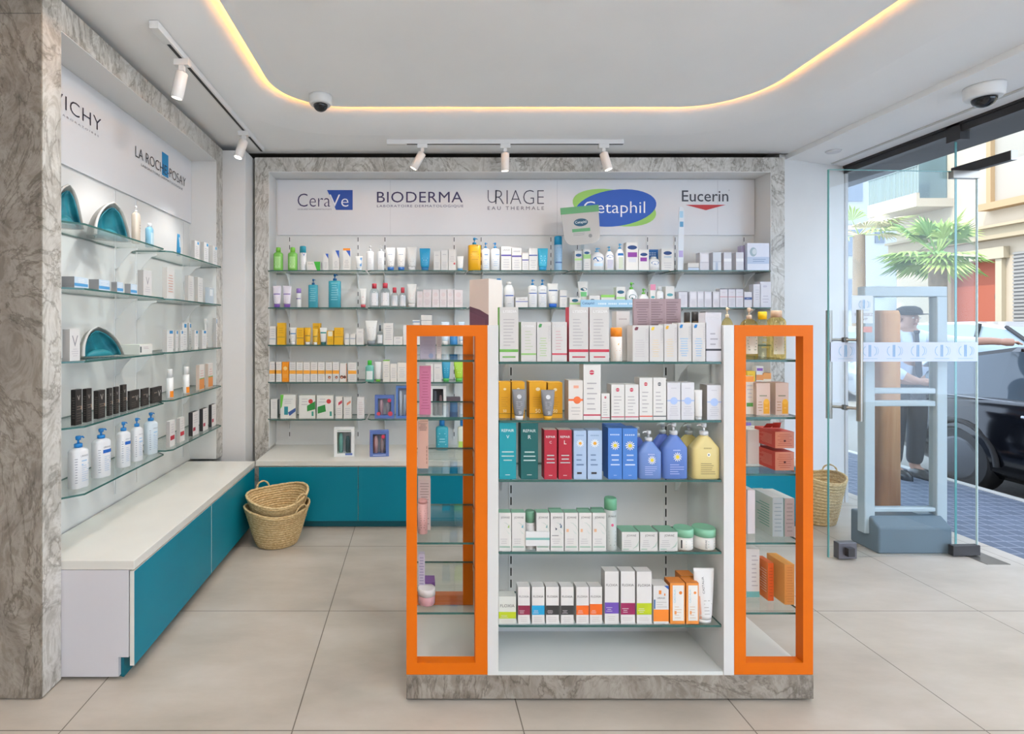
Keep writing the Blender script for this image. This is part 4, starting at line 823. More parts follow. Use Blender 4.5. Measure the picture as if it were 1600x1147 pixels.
def lysb(c, t='#a9c98a'): return dict(c=GW, pr=[('p', [(.1, .9), (.2, .96), (.36, .95), (.3, .87), (.14, .86)], c), ('l', .12, .62, 8, t, .12, .75), ('t', 'LYSEDIA', .88, .72, .4, '#c2bec0', True)])
row(ctxG(0, 'on the top centre shelf'), [
 ('box', 780.5, 810, 480, 'tall white box with green side and green band', lys('#6fb04f')),
 ('box', 814, 838, 503.5, 'shorter white box with lime band', dict(c=GW, pr=[('b', .17, .21, '#8cc06a'), ('t', 'LYSEDIA', .5, .9, .7, '#f4f4f4'), ('l', .27, .8, 7, '#b9c4a9', .25, .8)])),
 ('box', 838.8, 861.5, 503.5, 'white box with green leaf', lysb('#4f9f5a')),
 ('box', 862.3, 886, 503.5, 'shorter white box with thin red band', dict(c=GW, pr=[('b', .17, .21, '#c8384c'), ('t', 'LYSEDIA', .5, .9, .7, '#f4f4f4'), ('l', .27, .8, 7, '#d0a9ac', .25, .8)])),
 ('box', 889, 919.5, 480, 'tall white box with red side and red band', lys('#c8384c')),
 ('box', 921, 952, 480, 'tall white box with red band', dict(lys('#c8384c'), side=GW)),
 ('stick', 957, 975, 512, 'white sunscreen bottle with orange cap', dict(c='#e4dcd4', cap='#f08c1c', ph=.27, pr=[('p', [(.45, .5), (.6, .56), (.55, .48)], '#e8a83a'), ('l', .1, .42, 5, '#e0b58a')])),
 ('box', 963, 984, 486.5, 'white box standing behind the orange cap', dict(c='#cfcac6', dy=.08, pr=[('w', '', .5, .84, .6, '#a08f92')])),
 ('box', 988.5, 1013.8, 508.6, 'white box with maroon leaf', lysb('#7a3a48', '#c4bec0')),
 ('box', 1015, 1036.8, 508.6, 'white box with yellow leaf', lysb('#e8c43a', '#e0c9a0')),
 ('box', 1037.6, 1058.5, 506.5, 'white box with golden leaf', lysb('#e8b03a', '#e0c9a0')),
 ('box', 1059.5, 1080.8, 504.5, 'white box with blue leaf', lysb('#2a7fc0', '#7fb5dc')),
 ('box', 1081.7, 1103.8, 504.5, 'white box with blue leaf', lysb('#2a7fc0', '#7fb5dc')),
 ('box', 1105.3, 1130.5, 488.5, 'tall white box with black band', dict(c='#d2d0d6', d=.05, pr=[('b', .22, .26, '#3a3a40'), ('l', .3, .62, 3, '#a4a2aa', .3, .85), ('t', 'LYSEDIA', .5, .9, .7, '#e6e6ea')])),
 ('box', 990, 1064, 467, 'mauve printed board with three text columns', dict(c='#a58d92', d=.012, dy=.085, plain=1, cat='display board', name='display_board', pr=[('l', .45, .96, 13, '#7c666c', .04, .32), ('l', .45, .96, 13, '#7c666c', .37, .64), ('l', .45, .96, 13, '#7c666c', .69, .97), ('r', .335, .4, .342, 1, '#bda9ae'), ('r', .66, .4, .667, 1, '#bda9ae')])),
 ('bot', 1070, 1081, 488, 'dark ribbed bottle', dict(c='#4a4240', cap='#3a3634', dy=.07, ph=.3, cr=.85, pr=[('b', .78, .8, '#a08a6a')])),
 ('bot', 1082, 1094, 487, 'dark ribbed bottle', dict(c='#4a4240', cap='#3a3634', dy=.07, ph=.3, cr=.85, pr=[('b', .78, .8, '#a08a6a')])),
 ('bot', 1095, 1106, 487, 'dark ribbed bottle', dict(c='#4a4240', cap='#3a3634', dy=.07, ph=.3, cr=.85, pr=[('b', .78, .8, '#a08a6a')])),
])
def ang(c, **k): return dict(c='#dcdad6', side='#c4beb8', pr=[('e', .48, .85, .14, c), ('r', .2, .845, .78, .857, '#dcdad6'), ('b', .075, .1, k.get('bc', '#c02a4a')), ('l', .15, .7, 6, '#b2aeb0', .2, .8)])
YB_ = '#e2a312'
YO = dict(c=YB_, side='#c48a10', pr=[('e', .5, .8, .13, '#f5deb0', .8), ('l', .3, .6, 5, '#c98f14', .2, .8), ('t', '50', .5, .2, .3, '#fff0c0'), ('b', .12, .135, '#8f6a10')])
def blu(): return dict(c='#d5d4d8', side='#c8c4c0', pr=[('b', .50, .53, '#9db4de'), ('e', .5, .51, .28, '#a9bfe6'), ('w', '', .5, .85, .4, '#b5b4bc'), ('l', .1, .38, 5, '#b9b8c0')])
gt = lambda cap: dict(c='#7c7c80', cap=cap, d=.05, dy=-.006, ph=.13, r0=.62, pr=[('e', .5, .76, .2, '#cfcfd2', .8), ('l', .35, .62, 5, '#a9a9ae', .2, .8), ('t', '50', .55, .24, .3, '#e2e2e4')])
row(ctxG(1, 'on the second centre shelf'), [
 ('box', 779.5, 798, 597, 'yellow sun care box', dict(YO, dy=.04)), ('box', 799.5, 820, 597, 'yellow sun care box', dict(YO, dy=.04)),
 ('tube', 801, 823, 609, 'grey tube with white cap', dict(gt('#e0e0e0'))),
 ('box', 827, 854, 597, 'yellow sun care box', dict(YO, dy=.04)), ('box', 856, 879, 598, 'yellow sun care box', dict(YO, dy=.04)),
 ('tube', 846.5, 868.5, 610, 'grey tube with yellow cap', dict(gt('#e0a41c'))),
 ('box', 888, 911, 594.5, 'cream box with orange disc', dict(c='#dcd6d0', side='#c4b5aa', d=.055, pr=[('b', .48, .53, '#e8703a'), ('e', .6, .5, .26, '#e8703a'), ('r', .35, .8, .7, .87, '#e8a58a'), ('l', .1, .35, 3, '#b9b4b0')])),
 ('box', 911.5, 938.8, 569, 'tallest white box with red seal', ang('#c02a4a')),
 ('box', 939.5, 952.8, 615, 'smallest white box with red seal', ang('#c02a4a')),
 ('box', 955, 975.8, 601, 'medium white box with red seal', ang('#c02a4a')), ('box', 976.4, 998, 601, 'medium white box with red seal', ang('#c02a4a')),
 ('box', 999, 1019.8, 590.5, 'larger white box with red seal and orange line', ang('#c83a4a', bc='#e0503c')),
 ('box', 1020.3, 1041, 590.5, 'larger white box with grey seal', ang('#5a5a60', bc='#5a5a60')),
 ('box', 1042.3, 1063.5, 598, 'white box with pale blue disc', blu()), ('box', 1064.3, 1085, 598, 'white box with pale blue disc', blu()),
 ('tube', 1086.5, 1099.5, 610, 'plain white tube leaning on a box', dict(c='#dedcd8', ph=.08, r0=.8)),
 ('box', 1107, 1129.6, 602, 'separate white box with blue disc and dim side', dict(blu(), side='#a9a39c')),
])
def rep(l, c, side=None): return dict(c=c, top='#d5d2cc', pr=[('t', 'REPAIR', .5, .86, .74, '#dfe8e6'), ('t', l, .5, .75, .17, '#dfe8e6'), ('l', .3, .52, 3, '#b9d0cc', .1, .9), ('w', '', .5, .08, .28, '#f0f2f0')])
LB = dict(c='#a9bfdb', side='#8fa9cc', pr=[('w', '', .5, .9, .6, '#8098ba'), ('flower', .5, .74, .31, '#f4f4f0', '#e8a83a'), ('l', .25, .55, 3, '#6f86aa', .2, .8), ('r', .25, .11, .62, .15, '#3a3438')])
BB = dict(c='#4a80cc', side='#3566ae', pr=[('w', '', .5, .87, .7, '#c2d4ee'), ('flower', .5, .66, .34, '#f4f4f0', '#e8d03a'), ('l', .24, .52, 3, '#c2d4ee', .15, .85), ('w', '', .5, .08, .22, '#dfe8f4')])
PB = lambda c, pr, **k: dict(c=c, ro=.45, cap='#d4d6da', n=4.5, fl=.5, sh=.30, trap=1, ph=.22, pr_=.62, pr=pr, dir=-1, **k)
BLP = [('flower', .55, .40, .20, '#f4f4f0', '#e8d03a'), ('l', .08, .28, 5, '#b9c4ec', .22, .85), ('w', '', .52, .52, .32, '#c2ccf0')]
row(ctxG(2, 'on the third centre shelf'), [
 ('box', 780, 806.8, 660.5, 'turquoise box marked with letter V', rep('V', '#0d93a0')),
 ('box', 813.7, 841, 661, 'dark green box marked with letter R', rep('R', '#0b5c5c')),
 ('box', 850.3, 870.3, 672, 'crimson box marked with letter C', rep('C', '#b02438')), ('box', 872.6, 893.6, 672, 'crimson box marked with letter L', rep('L', '#b02438')),
 ('box', 896.3, 916.5, 673, 'pale blue box with small daisy', LB), ('box', 918, 940.8, 673, 'pale blue box with small daisy', LB),
 ('box', 950, 972, 669, 'strong blue box with white daisy', dict(BB)), ('box', 972.6, 996, 669.5, 'strong blue box with white daisy', dict(BB)),
 ('pump', 998.5, 1035.3, 674, 'smaller blue pump bottle with daisy', PB('#6e8cc8', BLP)),
 ('pump', 1037, 1076.3, 661.5, 'larger blue pump bottle with daisy', PB('#5f7ec4', BLP)),
 ('pump', 1083, 1127, 662.5, 'pale yellow pump bottle', PB('#dcc988', [('e', .56, .44, .07, '#f0ecd8'), ('e', .56, .44, .03, '#4a5a80'), ('l', .08, .3, 6, '#8a7c5a', .25, .85), ('w', '', .52, .56, .32, '#b09c64')])),
 ('pump', 985, 1012, 668, 'blue pump bottle at the back', PB('#5066b8', [], dy=.09, lab='blue pump bottle hidden behind the smaller blue pump bottle, third centre shelf')),
 ('pump', 1022, 1056, 662, 'blue pump bottle at the back', PB('#5066b8', [], dy=.10, lab='blue pump bottle behind the larger blue one on the third centre shelf')),
 ('pump', 1062, 1100, 664, 'yellow pump bottle at the back', PB('#cbb66e', [], dy=.10, lab='yellow pump bottle standing behind the front yellow one, third centre shelf')),
 ('box', 948, 978, 665, 'strong blue box at the back', dict(c='#3a64b0', dy=.07, lab='strong blue box behind the two daisy boxes on the third centre shelf')),
])
JG = '#8fc0a4'
def jow(x='#c9b5a0', mark=None):
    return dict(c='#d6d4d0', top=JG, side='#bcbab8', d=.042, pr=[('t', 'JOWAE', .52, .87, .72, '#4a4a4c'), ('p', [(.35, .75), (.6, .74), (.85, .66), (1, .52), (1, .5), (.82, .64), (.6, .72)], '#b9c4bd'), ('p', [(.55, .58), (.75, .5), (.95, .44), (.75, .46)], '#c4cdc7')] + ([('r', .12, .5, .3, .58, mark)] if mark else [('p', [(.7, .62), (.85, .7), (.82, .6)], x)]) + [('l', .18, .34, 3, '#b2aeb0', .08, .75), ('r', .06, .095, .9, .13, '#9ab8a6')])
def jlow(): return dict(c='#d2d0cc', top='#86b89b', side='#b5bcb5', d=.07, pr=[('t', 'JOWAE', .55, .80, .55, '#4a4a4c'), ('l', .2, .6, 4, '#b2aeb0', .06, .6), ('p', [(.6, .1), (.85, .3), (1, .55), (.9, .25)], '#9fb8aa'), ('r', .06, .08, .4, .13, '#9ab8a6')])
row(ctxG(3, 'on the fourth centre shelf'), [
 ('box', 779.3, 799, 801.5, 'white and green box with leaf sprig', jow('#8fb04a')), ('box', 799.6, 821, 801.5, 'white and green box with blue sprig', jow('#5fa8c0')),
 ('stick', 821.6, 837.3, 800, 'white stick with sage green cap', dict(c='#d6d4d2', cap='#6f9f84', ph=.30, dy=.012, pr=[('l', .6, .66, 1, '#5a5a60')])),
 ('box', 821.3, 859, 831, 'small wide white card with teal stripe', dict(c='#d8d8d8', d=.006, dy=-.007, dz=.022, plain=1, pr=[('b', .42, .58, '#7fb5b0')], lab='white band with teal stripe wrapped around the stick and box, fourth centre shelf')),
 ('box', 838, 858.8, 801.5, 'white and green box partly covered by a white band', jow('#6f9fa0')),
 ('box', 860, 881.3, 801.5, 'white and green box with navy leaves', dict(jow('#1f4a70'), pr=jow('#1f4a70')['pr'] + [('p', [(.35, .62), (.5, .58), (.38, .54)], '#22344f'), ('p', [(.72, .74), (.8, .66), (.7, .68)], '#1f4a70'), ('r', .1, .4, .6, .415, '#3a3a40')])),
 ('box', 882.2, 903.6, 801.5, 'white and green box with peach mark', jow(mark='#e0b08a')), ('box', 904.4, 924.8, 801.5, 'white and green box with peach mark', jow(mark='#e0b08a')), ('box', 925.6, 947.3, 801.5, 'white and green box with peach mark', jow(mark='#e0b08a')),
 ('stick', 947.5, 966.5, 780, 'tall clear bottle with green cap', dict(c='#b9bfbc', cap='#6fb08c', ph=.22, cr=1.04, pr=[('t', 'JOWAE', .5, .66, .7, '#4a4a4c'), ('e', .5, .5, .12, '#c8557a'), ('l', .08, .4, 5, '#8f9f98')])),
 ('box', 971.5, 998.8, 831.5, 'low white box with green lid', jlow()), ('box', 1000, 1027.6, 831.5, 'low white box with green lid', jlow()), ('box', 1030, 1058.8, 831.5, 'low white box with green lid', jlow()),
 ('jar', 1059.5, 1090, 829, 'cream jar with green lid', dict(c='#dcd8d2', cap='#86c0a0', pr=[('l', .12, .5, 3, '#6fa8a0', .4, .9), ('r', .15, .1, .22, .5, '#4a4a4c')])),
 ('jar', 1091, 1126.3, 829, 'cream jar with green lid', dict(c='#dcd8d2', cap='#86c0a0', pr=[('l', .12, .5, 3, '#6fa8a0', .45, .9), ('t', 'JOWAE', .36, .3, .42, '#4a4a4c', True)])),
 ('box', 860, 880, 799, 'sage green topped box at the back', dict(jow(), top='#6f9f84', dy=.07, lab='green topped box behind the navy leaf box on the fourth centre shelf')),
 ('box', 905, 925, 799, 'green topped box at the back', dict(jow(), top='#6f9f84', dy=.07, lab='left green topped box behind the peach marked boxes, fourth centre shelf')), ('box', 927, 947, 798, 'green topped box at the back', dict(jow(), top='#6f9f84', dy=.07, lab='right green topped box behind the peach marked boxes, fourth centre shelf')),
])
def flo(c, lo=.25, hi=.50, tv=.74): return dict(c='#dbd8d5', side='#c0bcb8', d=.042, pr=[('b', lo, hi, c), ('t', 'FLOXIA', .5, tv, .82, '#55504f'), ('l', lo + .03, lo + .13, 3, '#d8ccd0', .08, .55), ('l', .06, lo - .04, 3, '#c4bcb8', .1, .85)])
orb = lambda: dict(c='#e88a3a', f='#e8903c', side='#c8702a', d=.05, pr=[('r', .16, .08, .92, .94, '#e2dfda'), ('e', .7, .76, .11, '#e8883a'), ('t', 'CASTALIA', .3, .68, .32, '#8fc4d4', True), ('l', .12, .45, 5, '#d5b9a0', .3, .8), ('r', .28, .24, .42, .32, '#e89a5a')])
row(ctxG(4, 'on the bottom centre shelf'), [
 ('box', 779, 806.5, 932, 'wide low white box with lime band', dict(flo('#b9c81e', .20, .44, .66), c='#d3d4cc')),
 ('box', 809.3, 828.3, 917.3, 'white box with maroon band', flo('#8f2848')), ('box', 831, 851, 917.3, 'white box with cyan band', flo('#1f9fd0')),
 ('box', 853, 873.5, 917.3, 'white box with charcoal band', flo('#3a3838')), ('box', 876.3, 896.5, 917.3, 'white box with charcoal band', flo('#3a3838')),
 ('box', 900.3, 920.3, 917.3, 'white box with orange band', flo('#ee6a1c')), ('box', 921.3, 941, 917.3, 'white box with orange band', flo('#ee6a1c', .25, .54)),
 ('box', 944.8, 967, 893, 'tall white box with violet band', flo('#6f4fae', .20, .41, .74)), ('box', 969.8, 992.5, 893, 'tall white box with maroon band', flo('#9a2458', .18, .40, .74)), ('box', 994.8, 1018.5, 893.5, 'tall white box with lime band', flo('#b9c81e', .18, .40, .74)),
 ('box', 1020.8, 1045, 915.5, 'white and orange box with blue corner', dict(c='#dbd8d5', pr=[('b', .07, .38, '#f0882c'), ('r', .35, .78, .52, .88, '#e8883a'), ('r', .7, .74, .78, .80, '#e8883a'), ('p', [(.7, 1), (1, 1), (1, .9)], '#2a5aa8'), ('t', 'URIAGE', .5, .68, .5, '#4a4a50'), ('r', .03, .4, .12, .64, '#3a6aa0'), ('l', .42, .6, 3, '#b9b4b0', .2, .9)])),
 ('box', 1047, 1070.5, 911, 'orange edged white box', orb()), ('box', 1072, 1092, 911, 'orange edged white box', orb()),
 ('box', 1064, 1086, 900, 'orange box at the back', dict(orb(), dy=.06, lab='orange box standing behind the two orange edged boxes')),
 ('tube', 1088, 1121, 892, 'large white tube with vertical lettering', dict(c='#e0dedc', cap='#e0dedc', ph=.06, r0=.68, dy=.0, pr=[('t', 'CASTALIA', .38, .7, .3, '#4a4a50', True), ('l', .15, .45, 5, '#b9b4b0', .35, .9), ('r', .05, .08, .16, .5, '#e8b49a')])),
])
# -------- left orange frame
def side(i, on, Y=2.12): return dict(side='y', Y=Y, z=SZ[i], on=on, d=.06, group='products in the orange frames')
lf = 'inside the left orange frame'
row(side(0, lf, 2.15), [('box', 656, 681, 522, 'silver grey shimmering box', dict(c='#a9a8b8', f='#b2b0c0', d=.05, pr=[('e', .7, .12, .16, '#8f9fc0')] + [('l', .2 + .15 * k, .3 + .15 * k, 4, '#9f9cb2', .1, .9) for k in range(5)])), ('box', 682, 690, 522, 'slim white box', dict(c='#d0ccca', pr=[('l', .2, .8, 7, LG)]))])
row(side(1, lf, 2.14), [('box', 655, 673.5, 572, 'rose pink box', dict(c='#c46f92', f='#cc7a9c', top='#d8c4c8', d=.045, pr=[('l', .1, .9, 14, '#b05c80')]))])
row(side(2, lf, 2.16), [('box', 652.5, 669.5, 659, 'peach box with dark printed top', dict(c='#d0a594', f='#d8b0a0', d=.05, pr=[('l', .8, .97, 7, '#5a4a4a', .1, .9), ('w', '', .85, .3, .4, '#8a6a60', True)]))])
row(side(3, lf, 2.16), [('box', 653, 673, 750, 'pale pink printed box', dict(c='#c8b0ac', f='#d0bab6', d=.06, dy=.05, pr=[('l', .1, .95, 16, '#96807e', .1, .9)])), ('stick', 652.5, 668.5, 783, 'pink tube with fine print', dict(c='#cf9f9a', cap='#c8908c', ph=.1, pr=[('l', .1, .8, 10, '#8a6a68')]))])
row(side(4, lf, 2.12), [('box', 653.5, 664, 866, 'narrow lilac box', dict(c='#b4aabc', f='#bdb4c6', dy=.05, pr=[('l', .1, .95, 14, '#8a80a0', .1, .9)])), ('box', 655, 680, 910, 'purple box behind the pink jar', dict(c='#6f4585', top='#7f5595', dy=.06, pr=[('w', '', .8, .6, .2, '#c9b5d8', True)])), ('jar', 653, 681, 924, 'pink jar with white lid', dict(c='#c9989c', cap='#d8d2d0', ph=.42, pr=[('l', .1, .5, 5, '#8a5a64')]))])
rf = 'inside the right orange frame'
AMB = liquid('amber_liquid', (.98, .86, .52, 1)); PALEL = liquid('pale_liquid', (.97, .96, .80, 1))
row(side(0, rf, 2.125), [
 ('pump', 1131, 1148, 480, 'amber bottle with cream pump', dict(c=AMB, cap='#e0cfae', ph=.2, sh=.2, lab='amber bottle with cream pump behind the white side panel')),
 ('pump', 1163, 1188, 480.5, 'wide amber bottle with pink pump', dict(c=AMB, cap='#d8c0a8', ph=.22, sh=.15, pr=[('r', .1, .1, .9, .5, '#e2dcc8'), ('r', .1, .5, .9, .58, '#7fae5a'), ('l', .15, .45, 5, '#8a9a7a')])),
 ('bot', 1186.5, 1205.5, 487, 'pale oil bottle with yellow cap', dict(c=PALEL, cap='#f0cc1c', ph=.16, cr=.66, sh=.12, pr=[('l', .2, .5, 3, '#c8b860')])),
 ('bot', 1206.5, 1233, 485, 'amber bottle with beige cap', dict(c=AMB, cap='#cdb49a', ph=.14, cr=.6, sh=.12, pr=[('r', .1, .1, .75, .5, '#dcdcc8'), ('r', .1, .5, .75, .58, '#7fae5a'), ('l', .15, .45, 5, '#8a9a7a')])),
])
GAR = dict(c='#d0bcb0', f='#d6c2b6', top='#a07a6a', d=.06, pr=[('w', '', .5, .6, .55, '#3f6a3a'), ('r', .5, .04, .95, .42, '#e8a820'), ('e', .72, .42, .2, '#f0b838'), ('l', .1, .45, 4, '#b08a6a', .06, .45), ('w', '', .72, .22, .2, '#fff0c0')])
row(side(1, rf, 2.13), [
 ('box', 1182, 1203.5, 598.5, 'beige box with yellow drop picture', GAR), ('box', 1211.5, 1232.5, 598.5, 'beige box with yellow drop picture', GAR),
 ('box', 1165, 1178, 588, 'white box with orange top', dict(c='#dcd4c8', dy=.02, pr=[('b', .85, 1, '#f09a3a'), ('r', .1, .2, .9, .3, '#5a9a4a'), ('l', .4, .8, 4, LG)])),
])
RD = lambda: dict(c='#cc4a38', f='#d08a70', side='#cc4434', top='#c84030', d=.13, pr=[('l', .1, .9, 7, '#b05a44', .08, .92), ('e', .5, .45, .06, '#5a2a28')], sl='#e89a88')
row(side(2, rf, 2.13), [
 ('box', 1211, 1241, 706.5, 'lower red box', dict(RD(), lab='lower of two stacked red boxes inside the right orange frame')),
 ('box', 1168, 1188, 672, 'white box', dict(c='#dcd6d2', side='#d6d0cc', dy=.10, d=.10, sl='#c86a6a', lab='left white box with red lines beside the stacked red boxes')),
 ('box', 1190, 1203, 672, 'white box', dict(c='#dcd6d2', side='#d6d0cc', dy=.12, d=.10, sl='#c86a6a', lab='white box right behind the stacked red boxes')),
])
row(side(2, rf, 2.13), [('box', 1211, 1241, 675, 'upper red box', dict(RD(), dz=.087, lab='upper of two stacked red boxes with open flaps'))])
fp = MB()
for s_ in (0, 1):
    x0, x1 = (1.404, 1.438) if s_ == 0 else (1.442, 1.476)
    fp.add([(x0, 2.20, .998), (x1 - .004, 2.20, .998), (x1 - .012, 2.16 + .02 * s_, 1.022), (x0 - .01, 2.16 + .02 * s_, 1.022), (x0, 2.2015, .998), (x1 - .004, 2.2015, .998), (x1 - .012, 2.1615 + .02 * s_, 1.0225), (x0 - .01, 2.1615 + .02 * s_, 1.0225)],
           [[0, 1, 2, 3], [7, 6, 5, 4], [0, 3, 7, 4], [1, 5, 6, 2], [3, 2, 6, 7]], mat('#b03428'))
up = bpy.data.objects[[o.name for o in bpy.data.objects if o.get('label') == 'upper of two stacked red boxes with open flaps'][0]]
f_ = fp.build('flap'); f_.parent = up; f_.matrix_parent_inverse = Matrix.Translation(up.location).inverted()
row(side(3, rf, 2.14), [
 ('box', 1207, 1224, 778, 'pale green box', dict(c='#b9ccc6', side='#c4d6ce', f='#a9b5b8', top='#d5dcda', d=.13, sl='#5fae96', pr=[('l', .1, .9, 8, '#8a9aa0', .1, .9)])),
 ('box', 1226, 1241.5, 779, 'pale green box with brown front', dict(c='#b9ccc6', side='#b9cac4', f='#a9948c', top='#d5dcda', d=.13, pr=[('l', .1, .9, 8, '#8a7a74', .1, .9)])),
 ('box', 1168, 1180, 766, 'white box with pink lines', dict(c='#dcd8dc', side='#dcd6dc', d=.10, dy=.03, sl='#c88aa8')), 
])
row(side(4, rf, 2.14), [
 ('box', 1226, 1241.5, 882, 'light orange box', dict(c='#e8a040', side='#efb060', f='#d88c3c', d=.11, pr=[('l', .05, .95, 14, '#c87a30', .05, .95)])),
 ('box', 1200, 1209, 880, 'deep orange box', dict(c='#e06a24', side='#e8803c', f='#dc5c1c', d=.07, dy=.03, sl='#f5d8c0', pr=[('l', .1, .9, 10, '#c04a14')])),
 ('box', 1166, 1187, 858, 'white box with teal foot', dict(c='#dcdad8', d=.05, dy=.06, sl='#a9a9ae', pr=[('b', .0, .12, '#6fb0b0'), ('l', .2, .9, 8, '#b9b4b8', .4, .9)])),
])
# big beige box on the gondola's left frame
ob = mk_box('hair_colour_box', .10, .105, .20, dict(c='#e0d8d0', f='#cbb8ad', plain=1, pr=[('p', [(0, 0), (1, 0), (1, .22), (.55, .34), (0, .42)], '#5f3a4a')] + [('p', [(.06 * k, 0), (.06 * k + .02, 0), (.06 * k + .03, .3 - .012 * k), (.06 * k + .01, .3 - .012 * k)], '#8a5a6a') for k in range(14)]))
ob.location = (.308, 2.40, 1.4125); ob.rotation_euler = (0, 0, -.72); tag(ob, 'big beige box with dark hair picture standing on the left orange frame', 'box')
# ================================================================ left wall products
def ctxL(i, on): return dict(side='x', X=-1.405, z=LZ[i], on=on, group='products on the left wall shelves')
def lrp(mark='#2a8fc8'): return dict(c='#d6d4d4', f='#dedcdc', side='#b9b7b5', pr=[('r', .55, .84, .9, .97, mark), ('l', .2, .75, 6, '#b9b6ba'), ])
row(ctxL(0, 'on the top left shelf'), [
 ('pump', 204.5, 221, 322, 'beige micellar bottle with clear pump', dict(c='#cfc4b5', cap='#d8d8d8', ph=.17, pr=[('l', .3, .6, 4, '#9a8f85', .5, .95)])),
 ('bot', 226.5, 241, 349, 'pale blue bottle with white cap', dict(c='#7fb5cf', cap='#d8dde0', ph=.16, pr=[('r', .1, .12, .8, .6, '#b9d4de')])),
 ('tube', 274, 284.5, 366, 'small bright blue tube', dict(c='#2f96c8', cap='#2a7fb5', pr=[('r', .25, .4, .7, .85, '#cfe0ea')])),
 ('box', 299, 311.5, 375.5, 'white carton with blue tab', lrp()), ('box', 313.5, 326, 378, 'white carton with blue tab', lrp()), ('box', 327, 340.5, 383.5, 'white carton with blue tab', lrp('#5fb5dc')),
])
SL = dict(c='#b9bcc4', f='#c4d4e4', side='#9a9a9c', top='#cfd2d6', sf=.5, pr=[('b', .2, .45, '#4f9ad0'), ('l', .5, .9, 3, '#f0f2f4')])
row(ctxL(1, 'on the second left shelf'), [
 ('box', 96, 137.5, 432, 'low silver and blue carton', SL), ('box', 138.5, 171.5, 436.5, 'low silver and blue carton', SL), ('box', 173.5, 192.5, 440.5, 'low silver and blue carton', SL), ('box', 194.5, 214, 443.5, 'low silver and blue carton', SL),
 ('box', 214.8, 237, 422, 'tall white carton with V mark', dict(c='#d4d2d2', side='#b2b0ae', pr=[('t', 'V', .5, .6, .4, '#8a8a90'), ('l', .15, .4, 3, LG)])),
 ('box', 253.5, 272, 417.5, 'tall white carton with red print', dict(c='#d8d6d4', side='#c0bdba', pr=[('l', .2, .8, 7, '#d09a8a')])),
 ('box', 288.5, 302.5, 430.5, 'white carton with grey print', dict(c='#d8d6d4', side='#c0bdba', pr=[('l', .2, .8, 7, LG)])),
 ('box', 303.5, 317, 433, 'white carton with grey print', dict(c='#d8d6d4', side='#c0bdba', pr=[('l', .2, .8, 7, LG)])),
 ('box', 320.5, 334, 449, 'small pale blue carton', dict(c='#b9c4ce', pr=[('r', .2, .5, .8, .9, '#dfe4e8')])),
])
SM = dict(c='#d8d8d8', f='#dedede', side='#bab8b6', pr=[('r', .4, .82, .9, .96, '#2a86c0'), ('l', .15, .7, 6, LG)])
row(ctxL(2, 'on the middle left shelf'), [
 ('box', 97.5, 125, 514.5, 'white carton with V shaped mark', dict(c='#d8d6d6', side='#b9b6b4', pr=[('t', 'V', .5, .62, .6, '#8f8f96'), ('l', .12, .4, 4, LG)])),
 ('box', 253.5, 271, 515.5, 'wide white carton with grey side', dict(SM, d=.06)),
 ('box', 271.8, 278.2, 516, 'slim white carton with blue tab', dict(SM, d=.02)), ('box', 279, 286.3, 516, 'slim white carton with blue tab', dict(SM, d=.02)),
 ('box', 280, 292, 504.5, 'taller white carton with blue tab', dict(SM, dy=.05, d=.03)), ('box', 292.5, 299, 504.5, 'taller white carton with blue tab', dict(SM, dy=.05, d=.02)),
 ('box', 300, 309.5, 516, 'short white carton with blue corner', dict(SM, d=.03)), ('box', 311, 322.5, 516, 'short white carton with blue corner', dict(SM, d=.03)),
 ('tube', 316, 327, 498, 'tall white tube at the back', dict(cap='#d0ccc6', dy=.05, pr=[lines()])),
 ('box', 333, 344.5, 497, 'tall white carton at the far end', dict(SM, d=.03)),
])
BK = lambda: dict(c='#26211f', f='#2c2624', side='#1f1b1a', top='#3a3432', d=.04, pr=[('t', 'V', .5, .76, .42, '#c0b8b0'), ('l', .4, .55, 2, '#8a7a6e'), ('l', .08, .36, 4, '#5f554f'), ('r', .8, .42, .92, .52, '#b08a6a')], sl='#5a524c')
BKW = lambda: dict(BK(), sf=.2, pr=[('t', 'V', .72, .55, .26, '#c8c2bc'), ('l', .1, .4, 3, '#5f554f', .1, .7), ('r', .2, .62, .5, .68, '#8a7a6e')])
